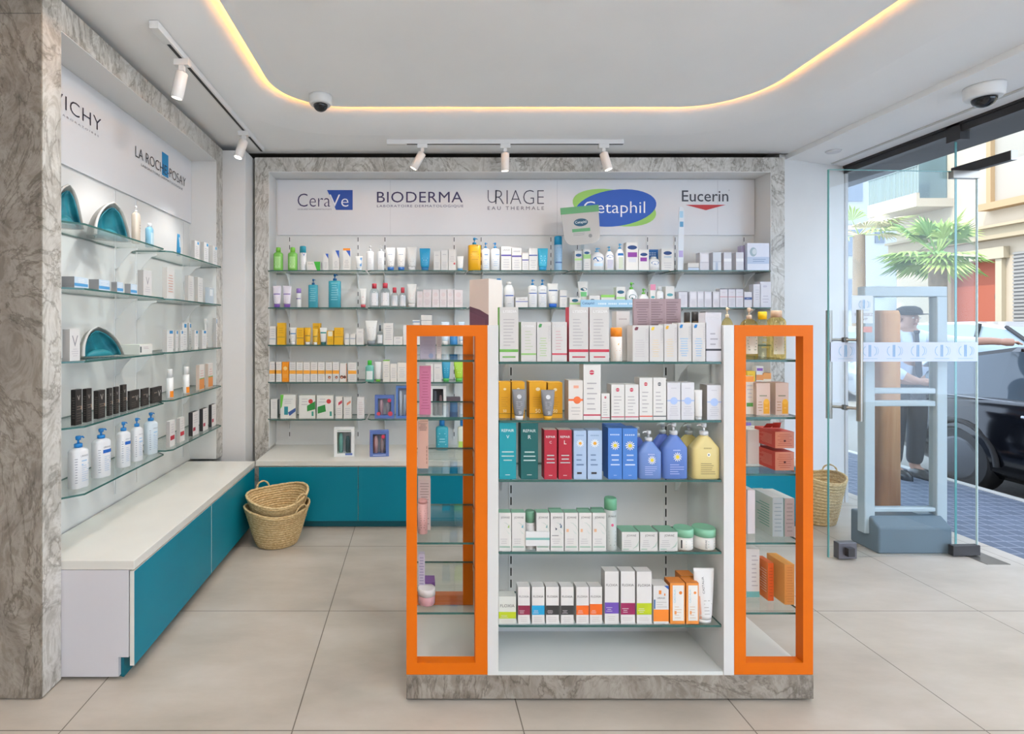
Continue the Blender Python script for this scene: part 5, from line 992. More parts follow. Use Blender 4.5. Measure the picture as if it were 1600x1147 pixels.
row(ctxL(3, 'on the fourth left shelf'), [
 ('box', 110.5, 128, 609.5, 'black slim makeup carton', BK()), ('box', 128.8, 143.5, 608, 'black slim makeup carton', BK()), ('box', 146, 164.5, 611, 'black slim makeup carton', BK()),
 ('box', 166, 175.7, 607, 'black slim makeup carton', BK()), ('box', 176.3, 186, 605, 'black slim makeup carton', BK()), ('box', 187, 198, 601.8, 'black slim makeup carton', BK()),
 ('box', 199, 217.8, 611.5, 'wide black makeup carton', BKW()), ('box', 219, 232.8, 608, 'wide black makeup carton', BKW()), ('box', 233.8, 253, 606.5, 'wide black makeup carton', BKW()),
 ('stick', 259.8, 271.3, 577, 'white spray bottle with orange base', dict(cap='#e0e0e0', ph=.3, cr=.8, pr=[('b', .02, .24, '#ee8a1c'), ('l', .35, .6, 3, '#b9b4b8')])),
 ('stick', 285.8, 296.3, 573, 'white spray bottle with orange base', dict(cap='#e0e0e0', ph=.3, cr=.8, pr=[('b', .02, .24, '#ee8a1c'), ('l', .35, .6, 3, '#b9b4b8')])),
 ('box', 306, 319.3, 570.5, 'white and orange sun care carton', dict(c='#dcd8d4', side='#c9b8ab', pr=[('b', .02, .42, '#e08f4a'), ('b', .42, .46, '#7fa05a'), ('l', .5, .8, 3, '#d8a0a0')])),
 ('box', 320.3, 332.6, 568.5, 'white and orange sun care carton', dict(c='#dcd8d4', side='#c9b8ab', pr=[('b', .02, .42, '#e08f4a'), ('b', .42, .46, '#7fa05a'), ('l', .5, .8, 3, '#d8a0a0')])),
])
UR = lambda b: dict(c='#dcdde0', cap='#1c80c8', n=3, fl=.75, ph=.20, sh=.10, pr_=.86, rz=-.35, pr=[('t', 'URIAGE', .6, .62, .5, '#7a7f8a')] + ([('r', .3, .5, .95, .57, '#1f5fb5')] if b else [('l', .42, .56, 2, '#7fb5dc', .4, .95)]) + [('l', .12, .45, 8, '#a9bcd4', .4, .9), ('l', .1, .6, 10, '#8a8f98', .02, .16)])
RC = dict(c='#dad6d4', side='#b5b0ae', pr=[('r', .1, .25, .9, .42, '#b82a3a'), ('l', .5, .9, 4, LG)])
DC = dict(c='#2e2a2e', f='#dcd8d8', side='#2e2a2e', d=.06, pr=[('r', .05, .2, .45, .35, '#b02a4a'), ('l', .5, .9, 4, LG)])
row(ctxL(4, 'on the lowest left shelf'), [
 ('pump', 107.6, 138, 681, 'big white pump bottle', dict(UR(0), ph=.22)), ('pump', 144, 173, 669.5, 'big white pump bottle', UR(1)), ('pump', 182.5, 204, 659, 'big white pump bottle', UR(1)),
 ('pump', 204.5, 223.5, 653, 'big white pump bottle', UR(0)), ('pump', 225, 247, 644.5, 'big white pump bottle', dict(UR(0), c='#cfdae2')),
 ('box', 259.5, 273.5, 659, 'white carton with red label', RC), ('box', 275.5, 288.5, 654, 'white carton with red label', RC),
 ('box', 294.5, 310.5, 645, 'white carton with black side', DC), ('box', 311.5, 325, 639.5, 'white carton with black side', DC), ('box', 326, 337.5, 633, 'white carton with black side', DC),
])
# promotional pouches: white folded card shells lined with teal cloth
def pouch(loc, rz, w, d, h, label, tilt=(0, 0), lying=False):
    r = empty('cosmetic_pouch', loc, rz); tag(r, label, 'pouch', 'teal lined pouches on the left wall shelves')
    def shell(sc, back, m, name, off=0):
        mb = MB(); N, K = 20, 10; vs = []
        for j in range(K + 1):
            t = j / K
            for i in range(N + 1):
                a = PI * i / N                     # half ring round the back
                sx = (1 - t ** 1.9) ** .62 if t < 1 else .0; sx = max(sx, .06)
                x = -w / 2 * sc * math.cos(a) * (sx * (.93 + .05 * math.sin(5 * a + 4 * t))) + tilt[0] * t * t * w
                y = d * back * math.sin(a) ** .8 * sx + tilt[1] * t * d + off + (.016 * math.sin(7 * a + 5 * t) * math.sin(a) * (1 - t) if back < 1 else 0)
                vs.append((x, y, h * sc * t))
        fs = [[j * (N + 1) + i, j * (N + 1) + i + 1, (j + 1) * (N + 1) + i + 1, (j + 1) * (N + 1) + i] for j in range(K) for i in range(N)]
        mb.add(vs, fs, m, True); o = mb.build(name, r); s = o.modifiers.new('thickness', 'SOLIDIFY'); s.thickness = .003; return o
    shell(1.0, 1.0, noise_mat('pouch_card', '#9c9a94', '#b9b8b2', 6, .45), 'card_shell')
    shell(.86, .55, noise_mat('teal_cloth', '#0b5f70', '#2a93a2', 9, .5, .9), 'teal_lining', .004)
    mb = MB(); N = 14; vs = []                      # white rolled lip around the opening
    pts = []
    for i in range(N + 1):
        t = i / N; sx = max((1 - t ** 1.9) ** .62, .06) if t < 1 else .06
        pts.append((-w / 2 * .96 * sx + tilt[0] * t * t * w, .0 + tilt[1] * t * d, h * .98 * t + .004))
    mb.tube(pts, [.008 * (1 - .5 * i / N) for i in range(N + 1)], mat('#cfcdca'), 8); mb.build('folded_lip', r)
    mb = MB(); N = 16
    vs = [(w * .5 * (-.8 + 1.25 * i / N), -.012 + .012 * (i / N - .5) ** 2 * 4, .002) for i in range(N + 1)] + [(w * .5 * (-.8 + 1.25 * i / N), .006, h * .22 * math.sin(PI * i / N) ** .6 + .004) for i in range(N + 1)]
    mb.add(vs, [[i, i + 1, i + N + 2, i + N + 1] for i in range(N)], mat('#1a7f8c', .5), True); o = mb.build('teal_hem', r); s = o.modifiers.new('t', 'SOLIDIFY'); s.thickness = .002
    return r
pouch((-1.47, 2.31, LZ[0] + .001), PI / 2 - .15, .17, .10, .18, 'tall teal and white pouch on the top left shelf beside the marble pier', (.12, .2))
pouch((-1.46, 2.63, LZ[0] + .001), PI / 2 - .25, .23, .11, .175, 'rounder teal and white pouch, second on the top left shelf', (.06, .1))
pouch((-1.465, 2.56, LZ[2] + .004), PI / 2 - .3, .24, .09, .135, 'squat teal and white pouch with box on the middle left shelf', (-.12, .1))
ob = mk_box('carton_box', .13, .10, .05, dict(c='#d0d4cc', f='#dcdcd8', top='#cfd8cc', pr=[('r', .05, .2, .15, .8, '#4a5a5a'), ('l', .5, .8, 2, '#b09aa0', .3, .8)]))
ob.location = (-1.45, 2.82, LZ[2] + .0005); ob.rotation_euler = (0, 0, PI / 2); tag(ob, 'lying white and green carton right beside the squat pouch', 'box')
# ================================================================ straw baskets
STRAW = noise_mat('woven_straw', '#bd9c6a', '#e2cb9c', 60, .85, .5, (1, 1, 3))
def basket(loc, R, H, label, rz=0, rot=(0, 0), zb=0.0, handles=(0.4, 3.4)):
    r = empty('straw_basket', loc, rot=(rot[0], rot[1], rz)); tag(r, label, 'basket', 'woven straw baskets')
    mb = MB(); N = 72; rows = 14; prof = []
    def rad(t): return R * (.58 + .38 * t ** .75 + .05 * t ** 4)
    for j in range(rows * 4 + 1):
        t = j / (rows * 4); prof.append((t * H, rad(t) + .0055 * abs(math.sin(t * rows * PI)), 0))
    inner = [(z, rr_ - .010, 1) for z, rr_, _ in prof[::-1] if z > .012]
    prof = prof + inner; vs = []
    for z, q, k in prof:
        for i in range(N):
            a = 2 * PI * i / N; wv = (math.sin(a * 36 + z * 260) * .0012 if not k else 0) + math.sin(a * 3 + .5) * .004 * z / H
            up = .018 * (z / H) ** 2 * math.cos(2 * a)
            vs.append(((q + wv) * math.cos(a) * 1.06, (q + wv) * .96 * math.sin(a), z + up))
    P = len(prof); fs = [[j * N + i, j * N + (i + 1) % N, (j + 1) * N + (i + 1) % N, (j + 1) * N + i] for j in range(P - 1) for i in range(N)]
    fs.append([i for i in range(N)][::-1]); fs.append([(P - 1) * N + i for i in range(N)])
    mb.add(vs, fs, STRAW, True); mb.build('woven_body', r)
    rim = MB(); pts = [((rad(1) - .004) * 1.06 * math.cos(a), (rad(1) - .004) * .96 * math.sin(a), H + .018 * math.cos(2 * a) + .004) for a in [2 * PI * i / 64 for i in range(64)]]
    rim.tube(pts, [.008 + .0012 * math.sin(i * 2.1) for i in range(64)], STRAW, 8, True, True); rim.build('braided_rim', r)
    for a0 in handles:
        h = MB(); c = Vector(((rad(1) - .004) * 1.06 * math.cos(a0), (rad(1) - .004) * .96 * math.sin(a0), H + .018 * math.cos(2 * a0))); tg = Vector((-math.sin(a0), math.cos(a0) * .84, 0)).normalized(); outw = Vector((math.cos(a0), math.sin(a0), 0))
        pts = [c + tg * (.045 * math.cos(b)) + Vector((0, 0, .048 * math.sin(b))) + outw * (.012 * math.sin(b)) for b in [-.5 + (PI + 1.0) * i / 14 for i in range(15)]]
        h.tube(pts, [.0055 + .0012 * math.sin(i * 2) for i in range(15)], STRAW, 7); h.build('loop_handle', r)
    return r
basket((-.905, 3.55, 0), .196, .235, 'lower straw basket of the nested pair by the teal cabinets', rz=.45, handles=(-.95, 2.2))
b2 = basket((-.90, 3.57, .105), .186, .215, 'upper straw basket nested inside another one by the teal cabinets', rz=.45, rot=(.13, -.06), handles=(-.95, 1.9))
basket((2.905, 3.93, 0), .165, .33, 'single straw basket on the floor behind the glass door edge', rz=.2, handles=(.35, 3.4))
# ================================================================ glass entrance
pl = MB(); pl.box(XS - .02, -3.0, ZL - .062, XS + .03, 4.38, ZL, DARKM); pl.box(XS - .03, -3.0, ZL - .016, XS + .04, 4.38, ZL, mat('#2a2728', .4)); struct(pl.build('window_1'))
win = bpy.data.objects['window_1']
g = MB(); g.box(XS - .006, 3.49, .004, XS + .006, 4.385, ZL - .06, DGLASS); wq = g.build('glass_pane', win)
g = MB(); g.box(XS - .006, -3.0, 2.385, XS + .006, 3.486, ZL - .06, DGLASS); g.build('transom_pane', win)
g = MB(); g.box(XS - .006, -3.0, .004, XS + .006, 2.25, 2.383, DGLASS); g.build('glass_pane', win)
g = MB(); g.box(XS - .0065, 3.486, .004, XS + .0065, 3.4895, ZL - .06, DEDGE); g.build('glass_edge', win)
g = MB(); g.box(XS - .03, 3.43, ZL - .11, XS + .03, 3.52, ZL - .0, DARKM); g.build('glass_clamp', win)
g = MB(); g.box(XS - .018, 3.15, 2.375, XS + .018, 3.50, 2.43, DARKM); g.box(XS - .019, 3.145, 2.375, XS + .019, 3.15, 2.43, STEEL); g.build('patch_fitting', win)
g = MB(); g.box(XS - .012, 4.37, .0, XS + .012, 4.41, ZL, mat('#c9c7c6', .5)); g.build('end_profile', win)
# open door leaf, turned 90 degrees into the shop
A = Vector((2.497, 3.296, 0)); B_ = Vector((3.450, 3.346, 0)); L = (B_ - A).length; ang_ = math.atan2(B_.y - A.y, B_.x - A.x)
dr = empty('door_1', A, ang_); struct(dr)
g = MB(); g.box(0, -.005, .012, L, .005, 2.362, DGLASS); pane = g.build('glass_leaf', dr)
g = MB(); g.box(-.001, -.0055, .012, .003, .0055, 2.362, DEDGE); g.box(L - .003, -.0055, .012, L + .001, .0055, 2.362, mat('#c4dad8', .2)); g.box(0, -.0055, 2.36, L, .0055, 2.363, DEDGE); g.build('glass_edge', pane)
g = MB(); g.box(L - .17, -.016, .008, L + .005, .016, .070, DARKM); g.build('patch_fitting', dr, bevel=.002)
g = MB(); g.box(L - .17, -.016, 2.318, L + .003, .016, 2.366, STEEL); g.build('patch_fitting', dr, bevel=.002)
g = MB(); g.box(.05, -.02, .008, .165, .02, .105, mat('#6f6c70', .35, .7)); lk = g.build('door_lock', dr, bevel=.002)
g = MB(); g.box(.09, -.045, .03, .13, -.02, .08, DARKM); g.build('lock_lever', lk)
for s_, x in ((-1, .158), (1, .06)):
    g = MB(); y = s_ * .055; x = .15 if s_ < 0 else .052
    g.cyl((x, y, .845), (x, y, 1.51), .0165, STEEL, 16); 
    for z in (.92, 1.33): g.cyl((.105 if s_ > 0 else .105, 0, z), (x, y, z), .009, STEEL, 10); g.cyl((.105, -.012, z), (.105, .012, z), .016, STEEL, 12)
    g.build('pull_handle', dr)
# printed privacy band with six round monograms
g = MB(); g.box(.012, -.0065, 1.197, L - .004, -.0056, 1.315, mat('#cfd6e4', .5, 0, 0, .93)); band = g.build('printed_band', dr)
def mono(name, par, cx, cz, s, y=-.0072):
    m = MB(); BL = mat('#5a9ac8'); BL2 = mat('#8fb4cf')
    def arc(cx_, a0, a1, r, wd, mt):
        n_ = 10; P = []
        for i in range(n_ + 1):
            a = a0 + (a1 - a0) * i / n_; P.append(((cx_ + (r - wd) * math.cos(a)), y, cz + s * 0 + (r * 1.15 - wd) * math.sin(a)))
        for i in range(n_ + 1):
            a = a0 + (a1 - a0) * i / n_; P.append(((cx_ + r * math.cos(a)), y, cz + (r * 1.15) * math.sin(a)))
        m.add(P, [[i, i + 1, i + n_ + 2, i + n_ + 1] for i in range(n_)], mt)
    m.quad((cx - s * .09, y, cz - s * .44), (cx - s * .03, y, cz - s * .44), (cx - s * .03, y, cz + s * .46), (cx - s * .09, y, cz + s * .46), BL)
    m.quad((cx + s * .03, y, cz - s * .44), (cx + s * .09, y, cz - s * .44), (cx + s * .09, y, cz + s * .46), (cx + s * .03, y, cz + s * .46), BL)
    arc(cx - s * .22, PI * .62, PI * 1.38, s * .34, s * .05, BL2); arc(cx + s * .22, -PI * .38, PI * .38, s * .34, s * .05, BL2)
    arc(cx + s * .40, -PI * .35, PI * .35, s * .30, s * .03, BL2)
    m.quad((cx - s * .6, y, cz - s * .60), (cx + s * .6, y, cz - s * .60), (cx + s * .6, y, cz - s * .57), (cx - s * .6, y, cz - s * .57), BL2)
    return m.build(name, par)
for i in range(6): mono('monogram', band, .105 + i * .1535, 1.262, .08)
# notice behind the door on the glass
g = MB(); g.box(.155, .0056, 1.43, .29, .0066, 1.60, mat('#dfe0e6', .6)); nt_ = g.build('notice', dr)
g = MB(); add_text(g, 'POUSSEZ', lambda u, v: (u, -.0052 , v), .165, .28, 1.475, 1.492, mat('#9a9aa0')); add_text(g, 'SVP', lambda u, v: (u, -.0052, v), .20, .245, 1.448, 1.463, mat('#9a9aa0')); g.build('lettering', nt_)
mono('monogram', nt_, .222, 1.545, .06, -.0053)
g = MB(); g.box(.20, .0056, 1.375, .285, .0066, 1.41, mat('#dc9a90', .6)); g.build('notice', dr)
# floor plate of the pivot
g = MB(); g.box(3.38, 3.22, .0005, 3.52, 3.42, .003, STEEL); tag(g.build('pivot_plate'), 'small metal floor plate under the glass door pivot', 'floor plate')
# anti theft gate
gp = empty('security_gate', (3.10, 3.47, 0)); tag(gp, 'white anti theft gate with grey base standing behind the glass door', 'security gate')
GC = mat('#b4c0c6', .4)
x0, x1 = -.262, .262
g = MB()
g.box(x0, -.03, .10, x0 + .066, .03, 1.60, GC); g.box(x1 - .066, -.03, .10, x1, .03, 1.60, GC); g.box(x0, -.03, 1.60, x1, .03, 1.665, GC)
for z0, z1 in ((.905, .94), (.985, 1.02), (.235, .262)): g.box(x0 + .066, -.022, z0, x1 - .066, .022, z1, GC)
g.build('gate_frame', gp, bevel=.006)
g = MB(); g.box(x0 + .066, -.003, .262, x1 - .066, .003, 1.60, glass('gate_panel', (.94, .96, .97, 1), boost=.4)); g.build('clear_panel', gp)
g = MB(); pr = [(-.10, 0), (-.10, .165), (-.03, .215), (.12, .215), (.12, 0)]; kk = len(pr)
g.add([(-.235, a, b) for a, b in pr] + [(.225, a, b) for a, b in pr], [list(range(kk)), list(range(kk, 2 * kk))[::-1]] + [[i, (i + 1) % kk, (i + 1) % kk + kk, i + kk][::-1] for i in range(kk)], mat('#5c6e7a', .5)); bs = g.build('base_box', gp, bevel=.012)
g = MB(); g.box(.10, .0, .2155, .20, .04, .217, mat('#a9b9c2', .4)); g.build('label_plate', bs)
# ================================================================ street
def paver():
    m, nt, b, out = nodes('street_pavers'); mp = coords(nt)
    br = nt.nodes.new('ShaderNodeTexBrick'); br.inputs['Scale'].default_value = 1; br.inputs['Brick Width'].default_value = .10; br.inputs['Row Height'].default_value = .10; br.offset = 0
    br.inputs['Mortar Size'].default_value = .006; br.inputs['Color1'].default_value = lin('#5c6474'); br.inputs['Color2'].default_value = lin('#525a69'); br.inputs['Mortar'].default_value = lin('#7c828e')
    nt.links.new(mp.outputs[0], br.inputs[0]); nt.links.new(br.outputs[0], b.inputs['Base Color']); b.inputs['Roughness'].default_value = .8; return m
pv = MB(); pv.box(3.69, -4, -.14, 4.92, 26, -.01, paver()); pv.box(4.92, -4, -.14, 5.0, 26, -.004, mat('#c4c2bc', .8)); struct(pv.build('pavement'))
rd = MB(); rd.box(5.0, -4, -.3, 11.6, 60, -.14, noise_mat('asphalt', '#8a8680', '#98948d', 30, .9)); struct(rd.build('road'))
rd = MB(); rd.box(11.6, -4, -.3, 13, 60, 0, noise_mat('far_pavement', '#b5b0a8', '#c4beb4', 12, .9)); struct(rd.build('far_pavement'))
WP = wood_mat('#c8834a', '#dca069')
p_ = MB(); p_.loft([(-.01, .090, .090, 4), (1.51, .088, .088, 4), (1.54, .08, .08, 4)], WP, 24); 
tag(p_.build('wooden_post', loc=(3.715, 4.33, 0)), 'light brown wooden post outside behind the security gate', 'post')
# ---- far buildings
CRM = noise_mat('cream_render', '#b5a58e', '#beae97', 1.2, .85); XF = 13.0
bd = empty('apartment_building', (XF, 9, 0)); tag(bd, 'sunlit cream building across the street with balcony, orange doorway and shutter', 'building')
def bp(mb, name, par=None, **k): o = mb.build(name, None, **k); o.parent = par or bd; o.matrix_parent_inverse = Matrix.Translation((XF, 9, 0)).inverted() if not par else Matrix.Identity(4); return o
def fy(px): return XF * F / (px - VX)          # street position of a facade point
def fz(py, Y): return CAMZ - (py - VY) * Y / F
m = MB(); m.box(XF, -3, 0, XF + 6, fy(1560), 12, CRM); m.box(XF, fy(1480), 0, XF + 6, fy(1401), 12, CRM)
m.box(XF, fy(1560), 2.95, XF + 6, fy(1480), 12, CRM); m.box(XF + .22, fy(1562), 0, XF + 6, fy(1472), 2.95, mat('#a2553c', .7)); bp(m, 'facade')
m = MB(); m.box(XF - .25, -3, 3.38, XF, fy(1402), 3.62, mat('#a69578', .8)); m.box(XF - .35, -3, 3.62, XF, fy(1402), 3.68, mat('#a69578', .8)); bp(m, 'cornice')
m = MB()
for a, b in ((1480, 1476), (1566, 1560)): m.box(XF - .10, fy(a + 6), 0, XF, fy(a - 4), 3.0, mat('#ac9f86', .8))
m.box(XF - .14, fy(1578), 2.95, XF, fy(1470), 3.2, mat('#ac9f86', .8)); bp(m, 'door_surround')
m = MB(); m.box(XF - .03, fy(1720), 0, XF - .001, fy(1586), 3.05, mat('#7c7872', .8))
sh = m
for k in range(38): sh.box(XF - .055, fy(1720), .04 + k * .08, XF - .03, fy(1586), .085 + k * .08, mat('#8f8a82', .8))
bp(sh, 'roller_shutter')
m = MB(); m.box(XF - .02, fy(1700), 4.25, XF + .0, fy(1553), 6.2, mat('#a09688', .9)); m.box(XF - .12, fy(1556), 4.1, XF, fy(1549), 6.4, mat('#a68a66', .8)); m.box(XF - .25, fy(1700), 4.05, XF, fy(1545), 4.2, mat('#a68a66', .8)); bp(m, 'window')
m = MB(); m.box(XF - .9, fy(1490), 4.35, XF, fy(1408), 4.55, CRM); m.box(XF - .9, fy(1490), 4.55, XF - .82, fy(1408), 4.68, CRM); bal = bp(m, 'balcony')
m = MB()
ys = [fy(1490) + i * (fy(1408) - fy(1490)) / 34 for i in range(35)]
for y in ys: m.box(XF - .87, y - .012, 4.68, XF - .85, y + .012, 5.35, mat('#8a948f', .9))
m.box(XF - .89, ys[0], 5.33, XF - .83, ys[-1], 5.38, mat('#808a86', .9)); o = bp(m, 'railing')
m = MB(); m.box(XF - .03, fy(1480), 4.6, XF + .01, fy(1425), 6.1, mat('#5c6c6a', .9)); m.box(XF - .6, fy(1470), 5.1, XF - .55, fy(1445), 5.9, mat('#3a8078', .9)); bp(m, 'balcony_window')
m = MB(); q = fy(1553)
m.tube([(XF + .16, q + .10 * math.cos(a), 2.12 + .16 * math.sin(a)) for a in [2 * PI * i / 16 for i in range(16)]], .03, mat('#4a4440', .5), 6, True, True); m.box(XF + .10, q - .05, 1.98, XF + .2, q + .05, 2.22, mat('#4a4440', .5)); bp(m, 'iron_lamp')
# white block of flats at the end of the street
fb = empty('apartment_building', (26, 30, 0)); tag(fb, 'white block of flats far down the street behind the glass door', 'building')
def fbp(mb, name): o = mb.build(name); o.parent = fb; o.matrix_parent_inverse = Matrix.Translation((26, 30, 0)).inverted(); return o
WB = mat('#8c8c8c', .8)
m = MB(); m.box(16, 30, 0, 36, 38, 24, WB); fbp(m, 'facade')
for k in range(6):
    z = 2.2 + 3.0 * k
    m = MB(); m.box(22.2, 29.2, z, 23.6, 30, z + 1.5, mat('#c9cdd2', .7)); fbp(m, 'recessed_window') if False else None
    m = MB(); m.box(23.3, 29.95, z + .2, 24.6, 29.99, z + 1.9, mat('#5f6670', .5)); fbp(m, 'window')
    m = MB(); m.box(25.3, 29.95, z + .9, 25.8, 29.99, z + 1.5, mat('#4c545e', .5)); fbp(m, 'window')
    m = MB(); m.box(26.6, 29.0, z - .3, 31, 30, z + .8, mat('#949494', .8)); fbp(m, 'balcony')
    m = MB(); m.box(26.8, 29.95, z + .8, 30.5, 29.99, z + 2.4, mat('#787880', .6)); fbp(m, 'window')
# ---- palm tree
pt = empty('palm_tree', (10.35, 10.8, -.1)); pt.scale = (1.1, 1.1, 1.04); tag(pt, 'green fan palm across the street behind the glass door', 'tree')
m = MB(); m.tube([(0, 0, 0), (.03, 0, 1.0), (0, 0, 2.85)], [.16, .12, .13], noise_mat('palm_trunk', '#6a5844', '#8a745a', 20, .9, .6), 12); m.build('trunk', pt)
GR1 = mat('#86a04e', .6); GR2 = mat('#a8ba66', .6); GR3 = mat('#688a44', .6); rnd = random.Random(4)
def fan(parent, c, d, s, mt):
    mb = MB(); d = Vector(d).normalized(); c = Vector(c); up = Vector((0, 0, 1)); w_ = d.cross(up); w_ = w_.normalized() if w_.length > .01 else Vector((1, 0, 0)); u_ = w_.cross(d)
    base = c + d * s * .55; mb.tube([c, base], [.015, .01], mt, 5)
    for k in range(13):
        a = (-1.25 + 2.5 * k / 12); dd = (d * math.cos(a) + w_ * math.sin(a)).normalized(); n_ = u_ * (.02 * (1 if k % 2 else -1))
        tip = base + dd * s * (.75 - .12 * abs(a)) + Vector((0, 0, -.22 * s * (.4 + abs(a) * .3))); mid = base + dd * s * .42; pw = dd.cross(u_) * .028
        mb.add([base, mid + pw, tip, mid - pw, mid + n_], [[0, 1, 4], [1, 2, 4], [2, 3, 4], [3, 0, 4]], mt)
    mb.build('frond', parent)
for k in range(34):
    az = rnd.uniform(0, 2 * PI); el = rnd.uniform(-.6, 1.25); fan(pt, (0, 0, 2.85), (math.cos(az) * math.cos(el), math.sin(az) * math.cos(el), math.sin(el)), rnd.uniform(.55, .8), rnd.choice([GR1, GR2, GR3]))
pt2 = empty('palm_tree', (11.4, 14.0, -.1)); tag(pt2, 'smaller dry palm with hanging fronds nearer the white flats', 'tree')
m = MB(); m.tube([(0, 0, 0), (0, 0, 3.9)], [.16, .13], mat('#8a745a'), 10); m.build('trunk', pt2)
for k in range(16):
    az = rnd.uniform(0, 2 * PI); el = rnd.uniform(-.3, .9); fan(pt2, (0, 0, 3.9), (math.cos(az) * math.cos(el), math.sin(az) * math.cos(el), math.sin(el)), rnd.uniform(.7, 1.0), rnd.choice([GR2, mat('#c4b88a')]))
# ---- cars
def car(loc, rz, L, Wd, H, paint, label, glassc='#5f6f7a'):
    r = empty('parked_car', loc, rz); tag(r, label, 'car', 'cars parked along the street')
    P = mat(paint, .12, .2); G = mat(glassc, .05); K = mat('#18181a', .6)
    # stations along the length: x, lower z, belt z, half width
    st_ = [(-L / 2, .42, .70, .70), (-L / 2 + .08, .28, .82, .84), (-L * .38, .22, .92, .94), (-L * .2, .20, .96, 1), (0, .20, .98, 1), (L * .2, .20, .96, 1), (L * .36, .22, .90, .95), (L / 2 - .1, .26, .74, .84), (L / 2, .40, .62, .66)]
    mb = MB(); rings = []
    for x, z0, z1, k in st_:
        w = Wd / 2 * k; zz0, zz1 = z0 * H / 1.45, z1 * H / 1.45; zm = zz0 + (zz1 - zz0) * .55
        rings.append([(x, -w * .86, zz0), (x, -w * .97, zz0 + .08), (x, -w, zm), (x, -w * .97, zz1 - .05), (x, -w * .88, zz1), (x, w * .88, zz1), (x, w * .97, zz1 - .05), (x, w, zm), (x, w * .97, zz0 + .08), (x, w * .86, zz0)])
    n_ = 10; vs = [p for q in rings for p in q]; fs = [[j * n_ + i, j * n_ + (i + 1) % n_, (j + 1) * n_ + (i + 1) % n_, (j + 1) * n_ + i][::-1] for j in range(len(rings) - 1) for i in range(n_)]
    fs += [list(range(n_)), list(range((len(rings) - 1) * n_, len(rings) * n_))[::-1]]
    mb.add(vs, fs, P, True); body = mb.build('body', r)
    roof = [(-L * .46, .90, .86), (-L * .36, 1.32, .74), (-L * .2, 1.44, .72), (.0, 1.45, .72), (L * .12, 1.38, .73), (L * .30, .95, .88)]
    mb = MB(); rr2 = []
    for x, z, k in roof:
        w = Wd / 2; zt = z * H / 1.45; zb = .93 * H / 1.45; kk = k
        rr2.append([(x, -w * .90, zb - .03), (x, -w * kk, zt - .04 if zt > zb else zb), (x, -w * kk * .9, zt), (x, w * kk * .9, zt), (x, w * kk, zt - .04 if zt > zb else zb), (x, w * .90, zb - .03)])
    n_ = 6; vs = [p for q in rr2 for p in q]
    for j in range(len(rr2) - 1):
        for i in range(n_ - 1):
            m_ = P if i in (1, 2, 3) and 1 <= j <= 3 else G
            mb.add([vs[j * n_ + i], vs[j * n_ + i + 1], vs[(j + 1) * n_ + i + 1], vs[(j + 1) * n_ + i]], [[3, 2, 1, 0]], m_)
    cab = mb.build('cabin', r)
    pil = MB(); w = Wd / 2
    for s_ in (-1, 1):
        for (xa, za, xb, zb_, t) in ((-L * .46, .90, -L * .36, 1.34, .05), (-L * .12, .93, -L * .12, 1.42, .05), (L * .04, .93, L * .04, 1.42, .04), (L * .30, .94, L * .12, 1.38, .04)):
            pil.tube([(xa, s_ * w * .905, za * H / 1.45), (xb, s_ * w * .735, zb_ * H / 1.45)], t * .6, P if t > .045 else K, 6)
        pil.tube([(x, s_ * w * .91, .94 * H / 1.45) for x in (-L * .46, -L * .2, 0, L * .30)], .006, mat('#8a8c90', .3, .9), 6)
    pil.build('pillars', r)
    for x in (-L * .27, L * .33):
        for s_ in (-1, 1):
            wh = MB(); R_ = .31; y0 = s_ * (w * .985); y1 = s_ * (w * .80)
            wh.tube([(x, y1, R_), (x, y0 - s_ * .02, R_), (x, y0, R_)], [R_, R_, R_ * .9], K, 28); wo = wh.build('wheel', r)
            hb = MB(); hb.tube([(x, y0, R_), (x, y0 + s_ * .006, R_)], [R_ * .66, R_ * .6], mat('#4a4c50', .35, .6), 20); hb.build('hubcap', wo)
            ar = MB(); ar.tube([(x + .36 * math.cos(a), s_ * w * .985, R_ + .36 * math.sin(a)) for a in [PI * i / 14 for i in range(15)]], .025, K, 6); ar.build('wheel_arch', body)
    for s_ in (-1, 1):
        for x in (-L * .10, L * .07 - .12 + .2):
            h_ = MB(); h_.tube([(x - .09, s_ * (w + .012), .83 * H / 1.45), (x + .09, s_ * (w + .012), .83 * H / 1.45)], .013, mat('#d0d2d6', .2, .9), 8); h_.build('door_handle', body)
        mi = MB(); mi.loft([(.98 * H / 1.45, .10, .05, 3), (1.10 * H / 1.45, .09, .045, 3)], P, 14, L * .23, s_ * (w + .06)); mi.build('side_mirror', r)
    return r
car((5.95, 4.10, -.14), -PI / 2, 3.95, 1.66, 1.38, '#101218', 'black hatchback parked right outside the glass entrance', '#4c5862')
car((8.75, 8.0, -.14), -PI / 2, 4.4, 1.75, 1.64, '#a9adb2', 'silver car parked across the street behind the black one', '#7f8f96')
car((9.6, 13.4, -.14), PI / 2, 4.3, 1.75, 1.6, '#b4b7ba', 'white car further along the street under the palm', '#8f9ca2')
